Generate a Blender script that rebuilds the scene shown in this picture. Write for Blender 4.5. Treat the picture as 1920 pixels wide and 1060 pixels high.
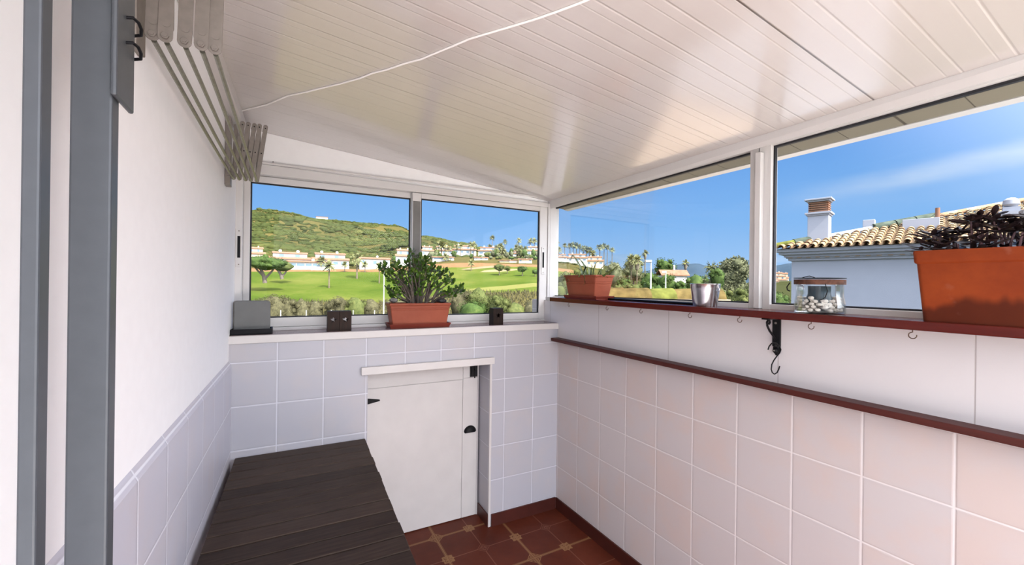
import bpy, bmesh, math, random
from mathutils import Vector, Matrix, noise
random.seed(7)
for o in list(bpy.data.objects): bpy.data.objects.remove(o)
S = bpy.context.scene
COL = S.collection
PI = math.pi

# ------------------------------------------------------------------ camera
CZ = 1.455
FPX = 775.56
CR = Vector((0.874726, -0.484453, 0.012650))
CU = Vector((-0.011347, 0.005622, 0.999920))
CF = Vector((0.484485, 0.874799, 0.000580))
cam_d = bpy.data.cameras.new('camera'); cam = bpy.data.objects.new('camera', cam_d); COL.objects.link(cam)
cam.matrix_world = Matrix(((CR.x, CU.x, -CF.x, 0), (CR.y, CU.y, -CF.y, 0), (CR.z, CU.z, -CF.z, CZ), (0, 0, 0, 1)))
cam_d.sensor_fit = 'HORIZONTAL'; cam_d.sensor_width = 36; cam_d.lens = FPX / 1920 * 36
cam_d.clip_start = 0.02; cam_d.clip_end = 20000
S.camera = cam

# ------------------------------------------------------------------ exposure
S.view_settings.view_transform = 'Standard'; S.view_settings.look = 'None'
S.view_settings.gamma = 1; S.view_settings.use_curve_mapping = False
S.view_settings.exposure = 0.30

# ------------------------------------------------------------------ node helper
class NT:
    def __init__(s, tree): s.t = tree; s.n = tree.nodes; s.l = tree.links
    def node(s, typ, **kw):
        nd = s.n.new(typ)
        for k, v in kw.items(): setattr(nd, k, v)
        return nd
    def put(s, sock, v):
        if v is None: return
        if hasattr(v, 'is_linked') or hasattr(v, 'links'): s.l.new(v, sock)
        else:
            if isinstance(v, (tuple, list)) and len(v) == 3 and sock.type == 'RGBA': v = (*v, 1)
            sock.default_value = v
    def m(s, op, a, b=None, c=None, clamp=False):
        nd = s.node('ShaderNodeMath', operation=op, use_clamp=clamp)
        for i, v in enumerate((a, b, c)):
            if v is not None: s.put(nd.inputs[i], v)
        return nd.outputs[0]
    def mix(s, f, a, b):
        nd = s.node('ShaderNodeMix', data_type='RGBA'); s.put(nd.inputs[0], f); s.put(nd.inputs[6], a); s.put(nd.inputs[7], b); return nd.outputs[2]
    def ramp(s, f, stops):
        nd = s.node('ShaderNodeValToRGB'); cr = nd.color_ramp
        while len(cr.elements) < len(stops): cr.elements.new(0.5)
        for e, (p, c) in zip(cr.elements, stops): e.position = p; e.color = (*c, 1) if len(c) == 3 else c
        s.put(nd.inputs[0], f); return nd.outputs[0]
    def sstep(s, v, lo, hi):
        nd = s.node('ShaderNodeMapRange', interpolation_type='SMOOTHSTEP'); s.put(nd.inputs[0], v)
        nd.inputs[1].default_value = lo; nd.inputs[2].default_value = hi; return nd.outputs[0]
    def noise(s, vec, scale, detail=3, rough=0.5):
        nd = s.node('ShaderNodeTexNoise'); s.put(nd.inputs['Vector'], vec); nd.inputs['Scale'].default_value = scale
        nd.inputs['Detail'].default_value = detail; nd.inputs['Roughness'].default_value = rough; return nd.outputs[0]
    def vmap(s, vec, scale=(1, 1, 1), loc=(0, 0, 0), rot=(0, 0, 0)):
        nd = s.node('ShaderNodeMapping'); s.put(nd.inputs[0], vec); nd.inputs[1].default_value = loc; nd.inputs[2].default_value = rot; nd.inputs[3].default_value = scale; return nd.outputs[0]
    def coord(s, which='Object'): return s.node('ShaderNodeTexCoord').outputs[which]
    def xyz(s, v):
        nd = s.node('ShaderNodeSeparateXYZ'); s.put(nd.inputs[0], v); return nd.outputs

# ------------------------------------------------------------------ world
GLOW = 8.0
W = bpy.data.worlds.new('world'); S.world = W; W.use_nodes = True
t = NT(W.node_tree); t.n.clear()
co = t.coord('Generated'); cx, cy, cz = t.xyz(co)
sky = t.ramp(t.m('MULTIPLY_ADD', cz, 1.0, 0.02), [(0.0, (0.42, 0.64, 0.93)), (0.06, (0.36, 0.60, 0.955)), (0.16, (0.235, 0.50, 0.93)), (0.32, (0.14, 0.37, 0.85)), (0.55, (0.10, 0.28, 0.76)), (1.0, (0.08, 0.22, 0.66))])
cv = t.vmap(co, (1.1, 1.1, 9.0), rot=(0.10, 0.16, 0))
cl = t.noise(cv, 1.6, 5, 0.55)
clm = t.m('MULTIPLY', t.sstep(cl, 0.56, 0.78), 0.38)
def streak(p, q, w0, amp, lo, hi):
    a = (CF + CR * ((p[0] - 960) / FPX) - CU * ((p[1] - 530) / FPX)).normalized(); b_ = (CF + CR * ((q[0] - 960) / FPX) - CU * ((q[1] - 530) / FPX)).normalized(); n_ = a.cross(b_).normalized()
    d_ = t.m('ADD', t.m('ADD', t.m('MULTIPLY', cx, n_.x), t.m('MULTIPLY', cy, n_.y)), t.m('MULTIPLY', cz, n_.z)); d_ = t.m('ADD', d_, t.m('MULTIPLY', t.m('SUBTRACT', t.noise(co, 5, 4), 0.5), 0.03))
    band = t.sstep(t.m('ABSOLUTE', d_), w0, w0 * 0.1); al = t.sstep(cx, lo, hi)
    return t.m('MULTIPLY', t.m('MULTIPLY', band, al), t.m('MULTIPLY', t.m('ADD', 0.45, t.noise(t.vmap(co, (4, 4, 14)), 4, 5)), amp))
clm = t.m('ADD', t.m('MULTIPLY', clm, 0.35), t.m('ADD', streak((1500, 368), (1920, 284), 0.026, 0.42, 0.86, 0.97), streak((1440, 385), (1700, 352), 0.045, 0.10, 0.84, 0.9)), clamp=True)
low = t.m('MULTIPLY', t.sstep(cz, 0.10, 0.015), t.sstep(t.noise(t.vmap(co, (3, 3, 22)), 2.0, 4), 0.5, 0.72))
K = 0.80
skc0 = t.mix(t.m('MULTIPLY', low, 0.35), t.mix(clm, sky, (0.72, 0.84, 0.99)), (0.85, 0.91, 1.0))
sv = t.node('ShaderNodeVectorMath', operation='SCALE'); t.put(sv.inputs[0], skc0); sv.inputs['Scale'].default_value = K; skc = sv.outputs[0]
ground = t.mix(t.sstep(cz, -0.02, 0.0), (0.20, 0.21, 0.14), skc)
SUNV = Vector((0.16 * 0.66, -0.987 * 0.66, 0.751)).normalized()
dt = t.m('ADD', t.m('ADD', t.m('MULTIPLY', cx, SUNV.x), t.m('MULTIPLY', cy, SUNV.y)), t.m('MULTIPLY', cz, SUNV.z))
glow = t.m('POWER', t.m('MAXIMUM', dt, 0.0), 2.0)                     # broad sky glow around the sun, added to brighten the room
glow = t.m('MULTIPLY', glow, t.sstep(cz, -0.02, 0.1))
addn = t.node('ShaderNodeMix', data_type='RGBA', blend_type='ADD'); t.put(addn.inputs[0], 1.0); t.put(addn.inputs[6], ground)
gcol = t.node('ShaderNodeVectorMath', operation='SCALE'); gcol.inputs[0].default_value = (0.97, 0.96, 0.98); t.put(gcol.inputs['Scale'], t.m('MULTIPLY', glow, GLOW)); t.l.new(gcol.outputs[0], addn.inputs[7])
ground = addn.outputs[2]
bg = t.node('ShaderNodeBackground'); t.put(bg.inputs[0], ground); bg.inputs[1].default_value = 1.0
out = t.node('ShaderNodeOutputWorld'); t.l.new(bg.outputs[0], out.inputs[0])

# ------------------------------------------------------------------ sun
sd = bpy.data.lights.new('sun', 'SUN'); sd.energy = 9.5; sd.angle = 0.0093; sd.color = (1.0, 0.93, 0.82)
sun = bpy.data.objects.new('sun', sd); COL.objects.link(sun)
SUNV = Vector((0.16 * 0.66, -0.987 * 0.66, 0.751)).normalized()
sun.rotation_euler = SUNV.to_track_quat('Z', 'Y').to_euler(); sun.location = (0, -6, 8)

# ------------------------------------------------------------------ materials
def new_mat(name):
    m = bpy.data.materials.new(name); m.use_nodes = True; t = NT(m.node_tree); t.n.clear()
    b = t.node('ShaderNodeBsdfPrincipled'); o = t.node('ShaderNodeOutputMaterial'); t.l.new(b.outputs[0], o.inputs[0]); return m, t, b
def bump(t, b, h, strength=0.3, dist=0.01):
    n = t.node('ShaderNodeBump'); n.inputs['Strength'].default_value = strength; n.inputs['Distance'].default_value = dist
    t.put(n.inputs['Height'], h); t.l.new(n.outputs[0], b.inputs['Normal'])
def srgb(r, g, b): return tuple(((c / 255) / 12.92 if c <= 10 else ((c / 255 + 0.055) / 1.055) ** 2.4) for c in (r, g, b))
def plain(name, col, rough=0.5, metal=0.0, var=0.12, scale=12, bmp=0.0, spec=0.5, coat=0):
    m, t, b = new_mat(name); co = t.coord()
    n = t.noise(co, scale, 4)
    dk = tuple(c * (1 - var) for c in col); lt = tuple(min(1, c * (1 + var)) for c in col)
    t.put(b.inputs['Base Color'], t.ramp(n, [(0.3, dk), (0.7, lt)])); b.inputs['Roughness'].default_value = rough
    b.inputs['Metallic'].default_value = metal; b.inputs['Specular IOR Level'].default_value = spec; b.inputs['Coat Weight'].default_value = coat
    if bmp: bump(t, b, n, bmp, 0.004)
    return m
M = {}
M['plaster'] = plain('white_plaster', (0.93, 0.935, 0.945), 0.85, var=0.012, scale=30, bmp=0.05)
M['white_alu'] = plain('white_lacquered_aluminium', (0.67, 0.66, 0.65), 0.32, var=0.02, scale=8)
M['white_paint'] = plain('white_gloss_paint', (0.60, 0.575, 0.56), 0.4, var=0.03, scale=10, bmp=0.03)
M['gasket'] = plain('black_rubber', (0.012, 0.013, 0.018), 0.6, var=0.1)
M['grey_alu'] = plain('grey_lacquered_metal', (0.062, 0.070, 0.082), 0.42, metal=0.1, var=0.05, scale=60, bmp=0.02)
M['galv'] = plain('galvanised_steel', (0.235, 0.21, 0.19), 0.42, metal=0.35, var=0.08, scale=60)
M['rod'] = plain('steel_rod', (0.26, 0.26, 0.22), 0.35, metal=0.7, var=0.15, scale=80)
M['iron'] = plain('black_iron', (0.006, 0.006, 0.007), 0.5, var=0.3, scale=60, bmp=0.1, spec=0.2)
M['blackplastic'] = plain('black_plastic', (0.004, 0.004, 0.006), 0.45, spec=0.15)
M['slate'] = plain('grey_board', (0.135, 0.14, 0.138), 0.6, var=0.06, scale=20)
M['caulk'] = plain('white_cable_sheath', (0.96, 0.95, 0.94), 0.6, var=0.02)
M['stone_grey'] = plain('grey_stone', (0.18, 0.17, 0.16), 0.85, var=0.4, scale=40, bmp=0.4)
M['stone_black'] = plain('black_stone', (0.02, 0.02, 0.02), 0.5, var=0.4, scale=40)
M['pebble'] = plain('cream_pebble', (0.74, 0.68, 0.62), 0.7, var=0.1, scale=60, bmp=0.1)
M['soil'] = plain('dark_soil', (0.05, 0.035, 0.025), 0.95, var=0.5, scale=80, bmp=0.5)
M['hook'] = plain('bronze_hook', (0.10, 0.06, 0.04), 0.4, metal=0.6, var=0.2)
M['bluecandle'] = plain('teal_blue_candle', (0.005, 0.022, 0.036), 0.5, var=0.2)
M['rust'] = plain('rusty_band', (0.10, 0.040, 0.022), 0.7, metal=0.2, var=0.5, scale=60, bmp=0.3)
M['bark'] = plain('grey_bark', (0.12, 0.10, 0.085), 0.9, var=0.35, scale=70, bmp=0.5)
M['render'] = plain('shaded_white_render', (0.80, 0.80, 0.79), 0.9, var=0.03, scale=3)
M['house_white'] = plain('villa_white_wall', (0.82, 0.81, 0.78), 0.9, var=0.03, scale=0.4)
M['house_cream'] = plain('villa_cream_wall', (0.78, 0.66, 0.46), 0.9, var=0.05, scale=0.4)
M['house_roof'] = plain('villa_terracotta_roof', (0.58, 0.33, 0.23), 0.85, var=0.2, scale=1.5)
M['house_glass'] = plain('villa_window_glass', (0.10, 0.16, 0.22), 0.15)
M['trunk_far'] = plain('palm_trunk', (0.22, 0.18, 0.13), 0.9, var=0.3, scale=2)

def wood(name, a, b_, rough, stretch=(1, 14, 1), scale=6, spec=0.5, coat=0):
    m, t, b = new_mat(name); co = t.coord()
    n = t.noise(t.vmap(co, stretch), scale, 6, 0.6); n2 = t.noise(co, 2.5, 3); rnd = t.node('ShaderNodeObjectInfo').outputs['Random']
    c = t.ramp(t.m('ADD', t.m('MULTIPLY', n, 0.75), t.m('MULTIPLY', rnd, 0.25)), [(0.3, a), (0.7, b_)])
    t.put(b.inputs['Base Color'], t.mix(t.m('MULTIPLY', n2, 0.35), c, tuple(x * 0.7 for x in a)))
    b.inputs['Roughness'].default_value = rough; b.inputs['Specular IOR Level'].default_value = spec; b.inputs['Coat Weight'].default_value = coat
    bump(t, b, n, 0.06, 0.002); return m
M['redwood'] = wood('mahogany_varnish', (0.060, 0.0065, 0.005), (0.10, 0.013, 0.009), 0.2, (10, 1, 10), spec=0.22)
M['redwood'].node_tree.nodes['Principled BSDF'].inputs['Coat Weight'].default_value = 0.0
M['railwood'] = wood('dark_red_stained_wood', (0.045, 0.008, 0.006), (0.085, 0.016, 0.011), 0.5, (12, 1, 12), spec=0.3)
M['deck'] = wood('dark_brown_stained_deck', (0.022, 0.013, 0.009), (0.066, 0.043, 0.031), 0.55, (1.2, 14, 2), 7, spec=0.2)
M['darkwood'] = wood('dark_brown_wood', (0.010, 0.005, 0.003), (0.03, 0.014, 0.008), 0.55, (14, 14, 1.5), 8, spec=0.2)
M['sillwood'] = wood('mauve_brown_sill', (0.16, 0.10, 0.10), (0.24, 0.16, 0.16), 0.25, (1, 10, 1), 6)

def terracotta(name, dark, light, rough, stain=0.0, top=0.1):
    m, t, b = new_mat(name); co = t.coord(); x, y, z = t.xyz(co)
    n = t.noise(co, 9, 5, 0.6); n2 = t.noise(co, 120, 2)
    c = t.ramp(n, [(0.25, dark), (0.75, light)])
    if stain:
        w = t.m('ADD', z, t.m('MULTIPLY', t.m('SUBTRACT', t.noise(t.vmap(co, (1, 1, 0.35)), 11, 3), 0.5), 0.16))
        c = t.mix(t.m('MULTIPLY', t.sstep(w, top + 0.012, top - 0.014), stain), c, tuple(q * 0.28 for q in dark))
        c = t.mix(t.m('MULTIPLY', t.sstep(t.noise(co, 14, 4), 0.6, 0.75), 0.18), c, (0.5, 0.33, 0.25))
    t.put(b.inputs['Base Color'], c); b.inputs['Roughness'].default_value = rough; b.inputs['Specular IOR Level'].default_value = 0.2
    bump(t, b, n2, 0.15, 0.002); return m
M['terra_big'] = terracotta('terracotta_weathered', (0.19, 0.028, 0.006), (0.30, 0.055, 0.010), 0.6, 0.85, 0.05)
M['terra_plastic'] = terracotta('terracotta_plastic', (0.26, 0.062, 0.033), (0.33, 0.088, 0.048), 0.5)
M['terra_saucer'] = terracotta('saucer_plastic', (0.14, 0.024, 0.015), (0.18, 0.034, 0.022), 0.4)

def glass_mat(name, tint=(1, 1, 1), refl=0.5):
    m = bpy.data.materials.new(name); m.use_nodes = True; t = NT(m.node_tree); t.n.clear()
    tr = t.node('ShaderNodeBsdfTransparent'); tr.inputs[0].default_value = (*tint, 1)
    g = t.node('ShaderNodeBsdfGlossy'); g.inputs['Roughness'].default_value = 0.0
    f = t.node('ShaderNodeFresnel'); f.inputs[0].default_value = 1.45
    mx = t.node('ShaderNodeMixShader'); t.put(mx.inputs[0], t.m('MULTIPLY', f.outputs[0], refl)); t.l.new(tr.outputs[0], mx.inputs[1]); t.l.new(g.outputs[0], mx.inputs[2])
    o = t.node('ShaderNodeOutputMaterial'); t.l.new(mx.outputs[0], o.inputs[0]); return m
M['glass'] = glass_mat('window_glass', (0.985, 0.99, 0.99), 0.15)
M['jarglass'] = glass_mat('jar_glass', (0.97, 0.985, 0.98), 0.45)

def tile_mat(name, ou, oz, p=0.2, col=(0.66, 0.615, 0.60), blush=(0.70, 0.585, 0.535), grout=(0.80, 0.775, 0.76), zmax=None):
    m, t, b = new_mat(name); co = t.coord(); x, y, z = t.xyz(co)
    nx, ny, nz = t.xyz(t.coord('Normal'))
    side = t.m('GREATER_THAN', t.m('ABSOLUTE', nx), 0.6)
    u = t.m('ADD', t.m('MULTIPLY', y, side), t.m('MULTIPLY', x, t.m('SUBTRACT', 1.0, side)))
    def edge(v, off):
        q = t.m('DIVIDE', t.m('SUBTRACT', v, off), p); fr = t.m('FRACT', q)
        return t.m('MULTIPLY', t.m('MINIMUM', fr, t.m('SUBTRACT', 1.0, fr)), p), t.m('FLOOR', q)
    wob = t.m('MULTIPLY', t.m('SUBTRACT', t.noise(co, 18, 2), 0.5), 0.0016)
    eu, iu = edge(u, ou); ez, iz = edge(z, oz)
    d = t.m('ADD', t.m('MINIMUM', eu, ez), wob); rim = t.sstep(d, 0.018, 0.003)  # rim: tile edges darkened in the colour as cushion shading
    mask = t.sstep(d, 0.0013, 0.0032)       # 0 in the grout, 1 on the tile
    cell = t.node('ShaderNodeCombineXYZ'); t.put(cell.inputs[0], iu); t.put(cell.inputs[1], iz)
    wn = t.node('ShaderNodeTexWhiteNoise', noise_dimensions='3D'); t.l.new(cell.outputs[0], wn.inputs[0])
    mott = t.noise(co, 5.5, 4, 0.6)
    bl = t.m('MULTIPLY', t.sstep(t.m('ADD', mott, t.m('MULTIPLY', wn.outputs[0], 0.22)), 0.52, 0.86), 0.75)
    c = t.mix(bl, col, blush)
    c = t.mix(t.m('MULTIPLY', wn.outputs[0], 0.12), c, tuple(q * 0.86 for q in col))
    t.put(b.inputs['Base Color'], t.mix(mask, grout, t.mix(t.m('MULTIPLY', rim, 0.10), c, tuple(q * 0.7 for q in col)))); b.inputs['Roughness'].default_value = 0.42
    h = t.m('ADD', t.sstep(d, 0.0013, 0.006), t.m('MULTIPLY', t.noise(co, 9, 3), 0.35))
    bump(t, b, h, 0.30, 0.003); return m

def floor_mat():
    m, t, b = new_mat('terracotta_floor_tiles'); co = t.coord(); x, y, z = t.xyz(co); P = 0.406
    X0, Y0 = 1.181, 1.848
    def cellf(v, o, p):
        q = t.m('DIVIDE', t.m('SUBTRACT', v, o), p); return t.m('MULTIPLY', t.m('SUBTRACT', t.m('FRACT', t.m('ADD', q, 0.5)), 0.5), p)
    au = t.m('ABSOLUTE', cellf(x, X0, P)); av = t.m('ABSOLUTE', cellf(y, Y0, P))           # distance to the 40 cm joints
    bu = t.m('ABSOLUTE', cellf(x, X0 + P / 2, P)); bv = t.m('ABSOLUTE', cellf(y, Y0 + P / 2, P))  # distance to the mid lines
    joint = t.sstep(t.m('MINIMUM', au, av), 0.0042, 0.0022)
    dbl = t.m('MULTIPLY', t.sstep(t.m('ABSOLUTE', t.m('SUBTRACT', t.m('MINIMUM', au, av), 0.0065)), 0.0022, 0.0008), 0.7)
    faint = t.sstep(t.m('MINIMUM', bu, bv), 0.0036, 0.0018)
    def dia(a, c_): return t.m('ADD', a, c_)
    def ring(v, r, w): return t.sstep(t.m('ABSOLUTE', t.m('SUBTRACT', v, r)), w, w * 0.5)
    def less(v, r): return t.m('LESS_THAN', v, r)
    corner = dia(au, av); centre = dia(bu, bv)
    m1 = t.m('MAXIMUM', au, bv); m2 = t.m('MAXIMUM', bu, av)        # squares on the edge mid-points
    m1c = t.m('ADD', au, bv); m2c = t.m('ADD', bu, av)
    ang = t.noise(t.vmap(co, (1, 1, 1)), 130, 2)
    def orn(sq, dd):
        body = t.m('MULTIPLY', less(t.m('MINIMUM', t.m('MULTIPLY', sq, 1.25), dd), 0.036), t.sstep(ang, 0.40, 0.50)); return t.m('MAXIMUM', body, t.m('MAXIMUM', ring(sq, 0.024, 0.003), ring(dd, 0.033, 0.003)))
    o = t.m('MAXIMUM', orn(m1, m1c), orn(m2, m2c))
    inC = less(corner, 0.046); inS = less(centre, 0.036)
    cl = t.m('MAXIMUM', ring(corner, 0.045, 0.003), t.m('MULTIPLY', inC, ring(t.m('MINIMUM', au, av), 0.012, 0.003)))
    sl = t.m('MAXIMUM', ring(centre, 0.036, 0.003), t.m('MAXIMUM', ring(centre, 0.024, 0.0025), t.m('MULTIPLY', less(centre, 0.02), t.sstep(ang, 0.45, 0.5))))
    tan = t.m('MAXIMUM', t.m('MAXIMUM', joint, dbl), t.m('MAXIMUM', o, cl))
    pale = t.m('MAXIMUM', t.m('MULTIPLY', faint, t.m('SUBTRACT', 1.0, inS)), sl)
    n = t.noise(co, 4, 5, 0.6); n2 = t.noise(co, 40, 3)
    base = t.mix(t.m('MULTIPLY', n2, 0.4), t.ramp(n, [(0.3, (0.072, 0.0135, 0.006)), (0.7, (0.135, 0.029, 0.013))]), (0.06, 0.018, 0.012))
    c = t.mix(t.m('MULTIPLY', pale, 0.55), base, (0.24, 0.10, 0.07)); c = t.mix(t.m('MULTIPLY', tan, 0.75), c, (0.30, 0.165, 0.075))
    t.put(b.inputs['Base Color'], c); b.inputs['Roughness'].default_value = 0.45; b.inputs['Specular IOR Level'].default_value = 0.15; bump(t, b, t.m('ADD', n2, t.m('MULTIPLY', tan, -0.4)), 0.1, 0.002); return m
M['floor'] = floor_mat()
M['soffit'] = None
M['stile_shade'] = plain('stile_shade_grey', (0.16, 0.158, 0.15), 0.5)  # grey of the backlit stile's shade
M['skirting'] = plain('terracotta_skirting', (0.055, 0.010, 0.006), 0.45, var=0.2, scale=8)

def ceiling_mat():
    m, t, b = new_mat('white_lacquered_roof_panel'); co = t.coord(); x, y, z = t.xyz(co)
    q = t.m('DIVIDE', t.m('SUBTRACT', y, 0.569), 0.0943); fr = t.m('FRACT', q); e = t.m('MINIMUM', fr, t.m('SUBTRACT', 1.0, fr))
    g = t.sstep(e, 0.0, 0.05)
    e2 = t.m('ABSOLUTE', t.m('SUBTRACT', fr, 0.32)); g2 = t.sstep(e2, 0.0, 0.035)
    fr3 = t.m('FRACT', t.m('DIVIDE', t.m('SUBTRACT', y, 0.569), 0.943)); e3 = t.m('MINIMUM', fr3, t.m('SUBTRACT', 1.0, fr3))
    wide = t.m('LESS_THAN', y, 1.0); ee = t.m('DIVIDE', e3, t.m('MULTIPLY_ADD', wide, 0.0016, 0.0009)); jn = t.m('MAXIMUM', t.sstep(ee, 0.6, 1.2), t.m('MULTIPLY', t.m('SUBTRACT', 1.0, wide), 0.62))
    t.put(b.inputs['Base Color'], t.mix(jn, (0.10, 0.08, 0.07), t.mix(t.noise(co, 2, 2), (0.60, 0.565, 0.545), (0.62, 0.585, 0.565))))
    b.inputs['Roughness'].default_value = 0.30; b.inputs['Specular IOR Level'].default_value = 0.6
    b.inputs['Coat Weight'].default_value = 1.0; b.inputs['Coat Roughness'].default_value = 0.13; b.inputs['Coat IOR'].default_value = 1.7
    wav = t.noise(t.vmap(co, (0.5, 16, 1)), 3.0, 2)
    h = t.m('ADD', t.m('ADD', g, t.m('MULTIPLY', g2, 0.5)), t.m('MULTIPLY', wav, 0.55))
    bump(t, b, h, 0.6, 0.0022); return m
M['ceiling'] = ceiling_mat()

def panel_mat():
    m, t, b = new_mat('white_wall_panel'); co = t.coord(); x, y, z = t.xyz(co)
    fr = t.m('FRACT', t.m('DIVIDE', t.m('SUBTRACT', y, 0.352), 0.4835)); e = t.m('MULTIPLY', t.m('MINIMUM', fr, t.m('SUBTRACT', 1.0, fr)), 0.4835)
    g = t.sstep(e, 0.0006, 0.0022)
    t.put(b.inputs['Base Color'], t.mix(g, (0.40, 0.36, 0.35), t.mix(t.noise(co, 6, 3), (0.61, 0.585, 0.585), (0.65, 0.625, 0.625)))); b.inputs['Roughness'].default_value = 0.5
    bump(t, b, t.m('ADD', g, t.m('MULTIPLY', t.noise(co, 60, 3), 0.15)), 0.2, 0.002); return m
M['panel'] = panel_mat()

def leaf_mat(name, a, b_, c_=None, scale=6, rough=0.5, spec=0.4):
    m, t, b = new_mat(name); co = t.coord(); n = t.noise(co, scale, 4, 0.7)
    t.put(b.inputs['Base Color'], t.ramp(n, [(0.3, a), (0.55, b_), (0.8, c_ or b_)])); b.inputs['Roughness'].default_value = rough; b.inputs['Specular IOR Level'].default_value = spec; return m
M['jade'] = leaf_mat('jade_leaf', (0.016, 0.042, 0.006), (0.06, 0.135, 0.015), (0.18, 0.28, 0.03), 30, 0.35)
M['purple'] = leaf_mat('dark_purple_leaf', (0.012, 0.005, 0.006), (0.028, 0.014, 0.014), (0.07, 0.05, 0.02), 30, 0.5)
M['purplestem'] = plain('purple_stem', (0.10, 0.045, 0.05), 0.6, var=0.3)
M['aloe'] = leaf_mat('aloe_leaf', (0.05, 0.085, 0.03), (0.11, 0.16, 0.05), (0.20, 0.22, 0.07), 20, 0.4)
M['weeds'] = leaf_mat('dull_weeds', (0.05, 0.055, 0.02), (0.11, 0.12, 0.035), (0.2, 0.19, 0.06), 60)
M['tree_dark'] = leaf_mat('dark_green_foliage', (0.028, 0.055, 0.015), (0.07, 0.115, 0.03), (0.15, 0.19, 0.055), 1.3, 0.7)
M['tree_olive'] = leaf_mat('olive_green_foliage', (0.055, 0.075, 0.022), (0.13, 0.155, 0.05), (0.25, 0.25, 0.09), 1.6, 0.7)
M['tree_grey'] = leaf_mat('grey_green_foliage', (0.09, 0.105, 0.055), (0.20, 0.215, 0.12), (0.35, 0.34, 0.20), 0.6, 0.7)
M['palm'] = leaf_mat('palm_frond', (0.20, 0.23, 0.09), (0.40, 0.41, 0.18), (0.60, 0.58, 0.30), 1.0, 0.6)
M['drybush'] = leaf_mat('dry_shrub_foliage', (0.09, 0.085, 0.05), (0.20, 0.19, 0.10), (0.36, 0.33, 0.19), 3.0, 0.8)
M['scrub'] = leaf_mat('hillside_scrub', (0.05, 0.07, 0.022), (0.11, 0.135, 0.04), (0.20, 0.20, 0.06), 0.02, 0.9)
M['skirt'] = plain('dead_palm_fronds', (0.30, 0.26, 0.21), 0.9, var=0.3, scale=2)
# ------------------------------------------------------------------ mesh helpers
def ray(x, y): return CF + CR * ((x - 960) / FPX) - CU * ((y - 530) / FPX)
def at(x, y, depth): p = ray(x, y) * depth; p.z += CZ; return p
def hit(x, y, co, n):
    d = ray(x, y); n = Vector(n); o = Vector((0, 0, CZ)); return o + d * ((Vector(co) - o).dot(n) / d.dot(n))

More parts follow.
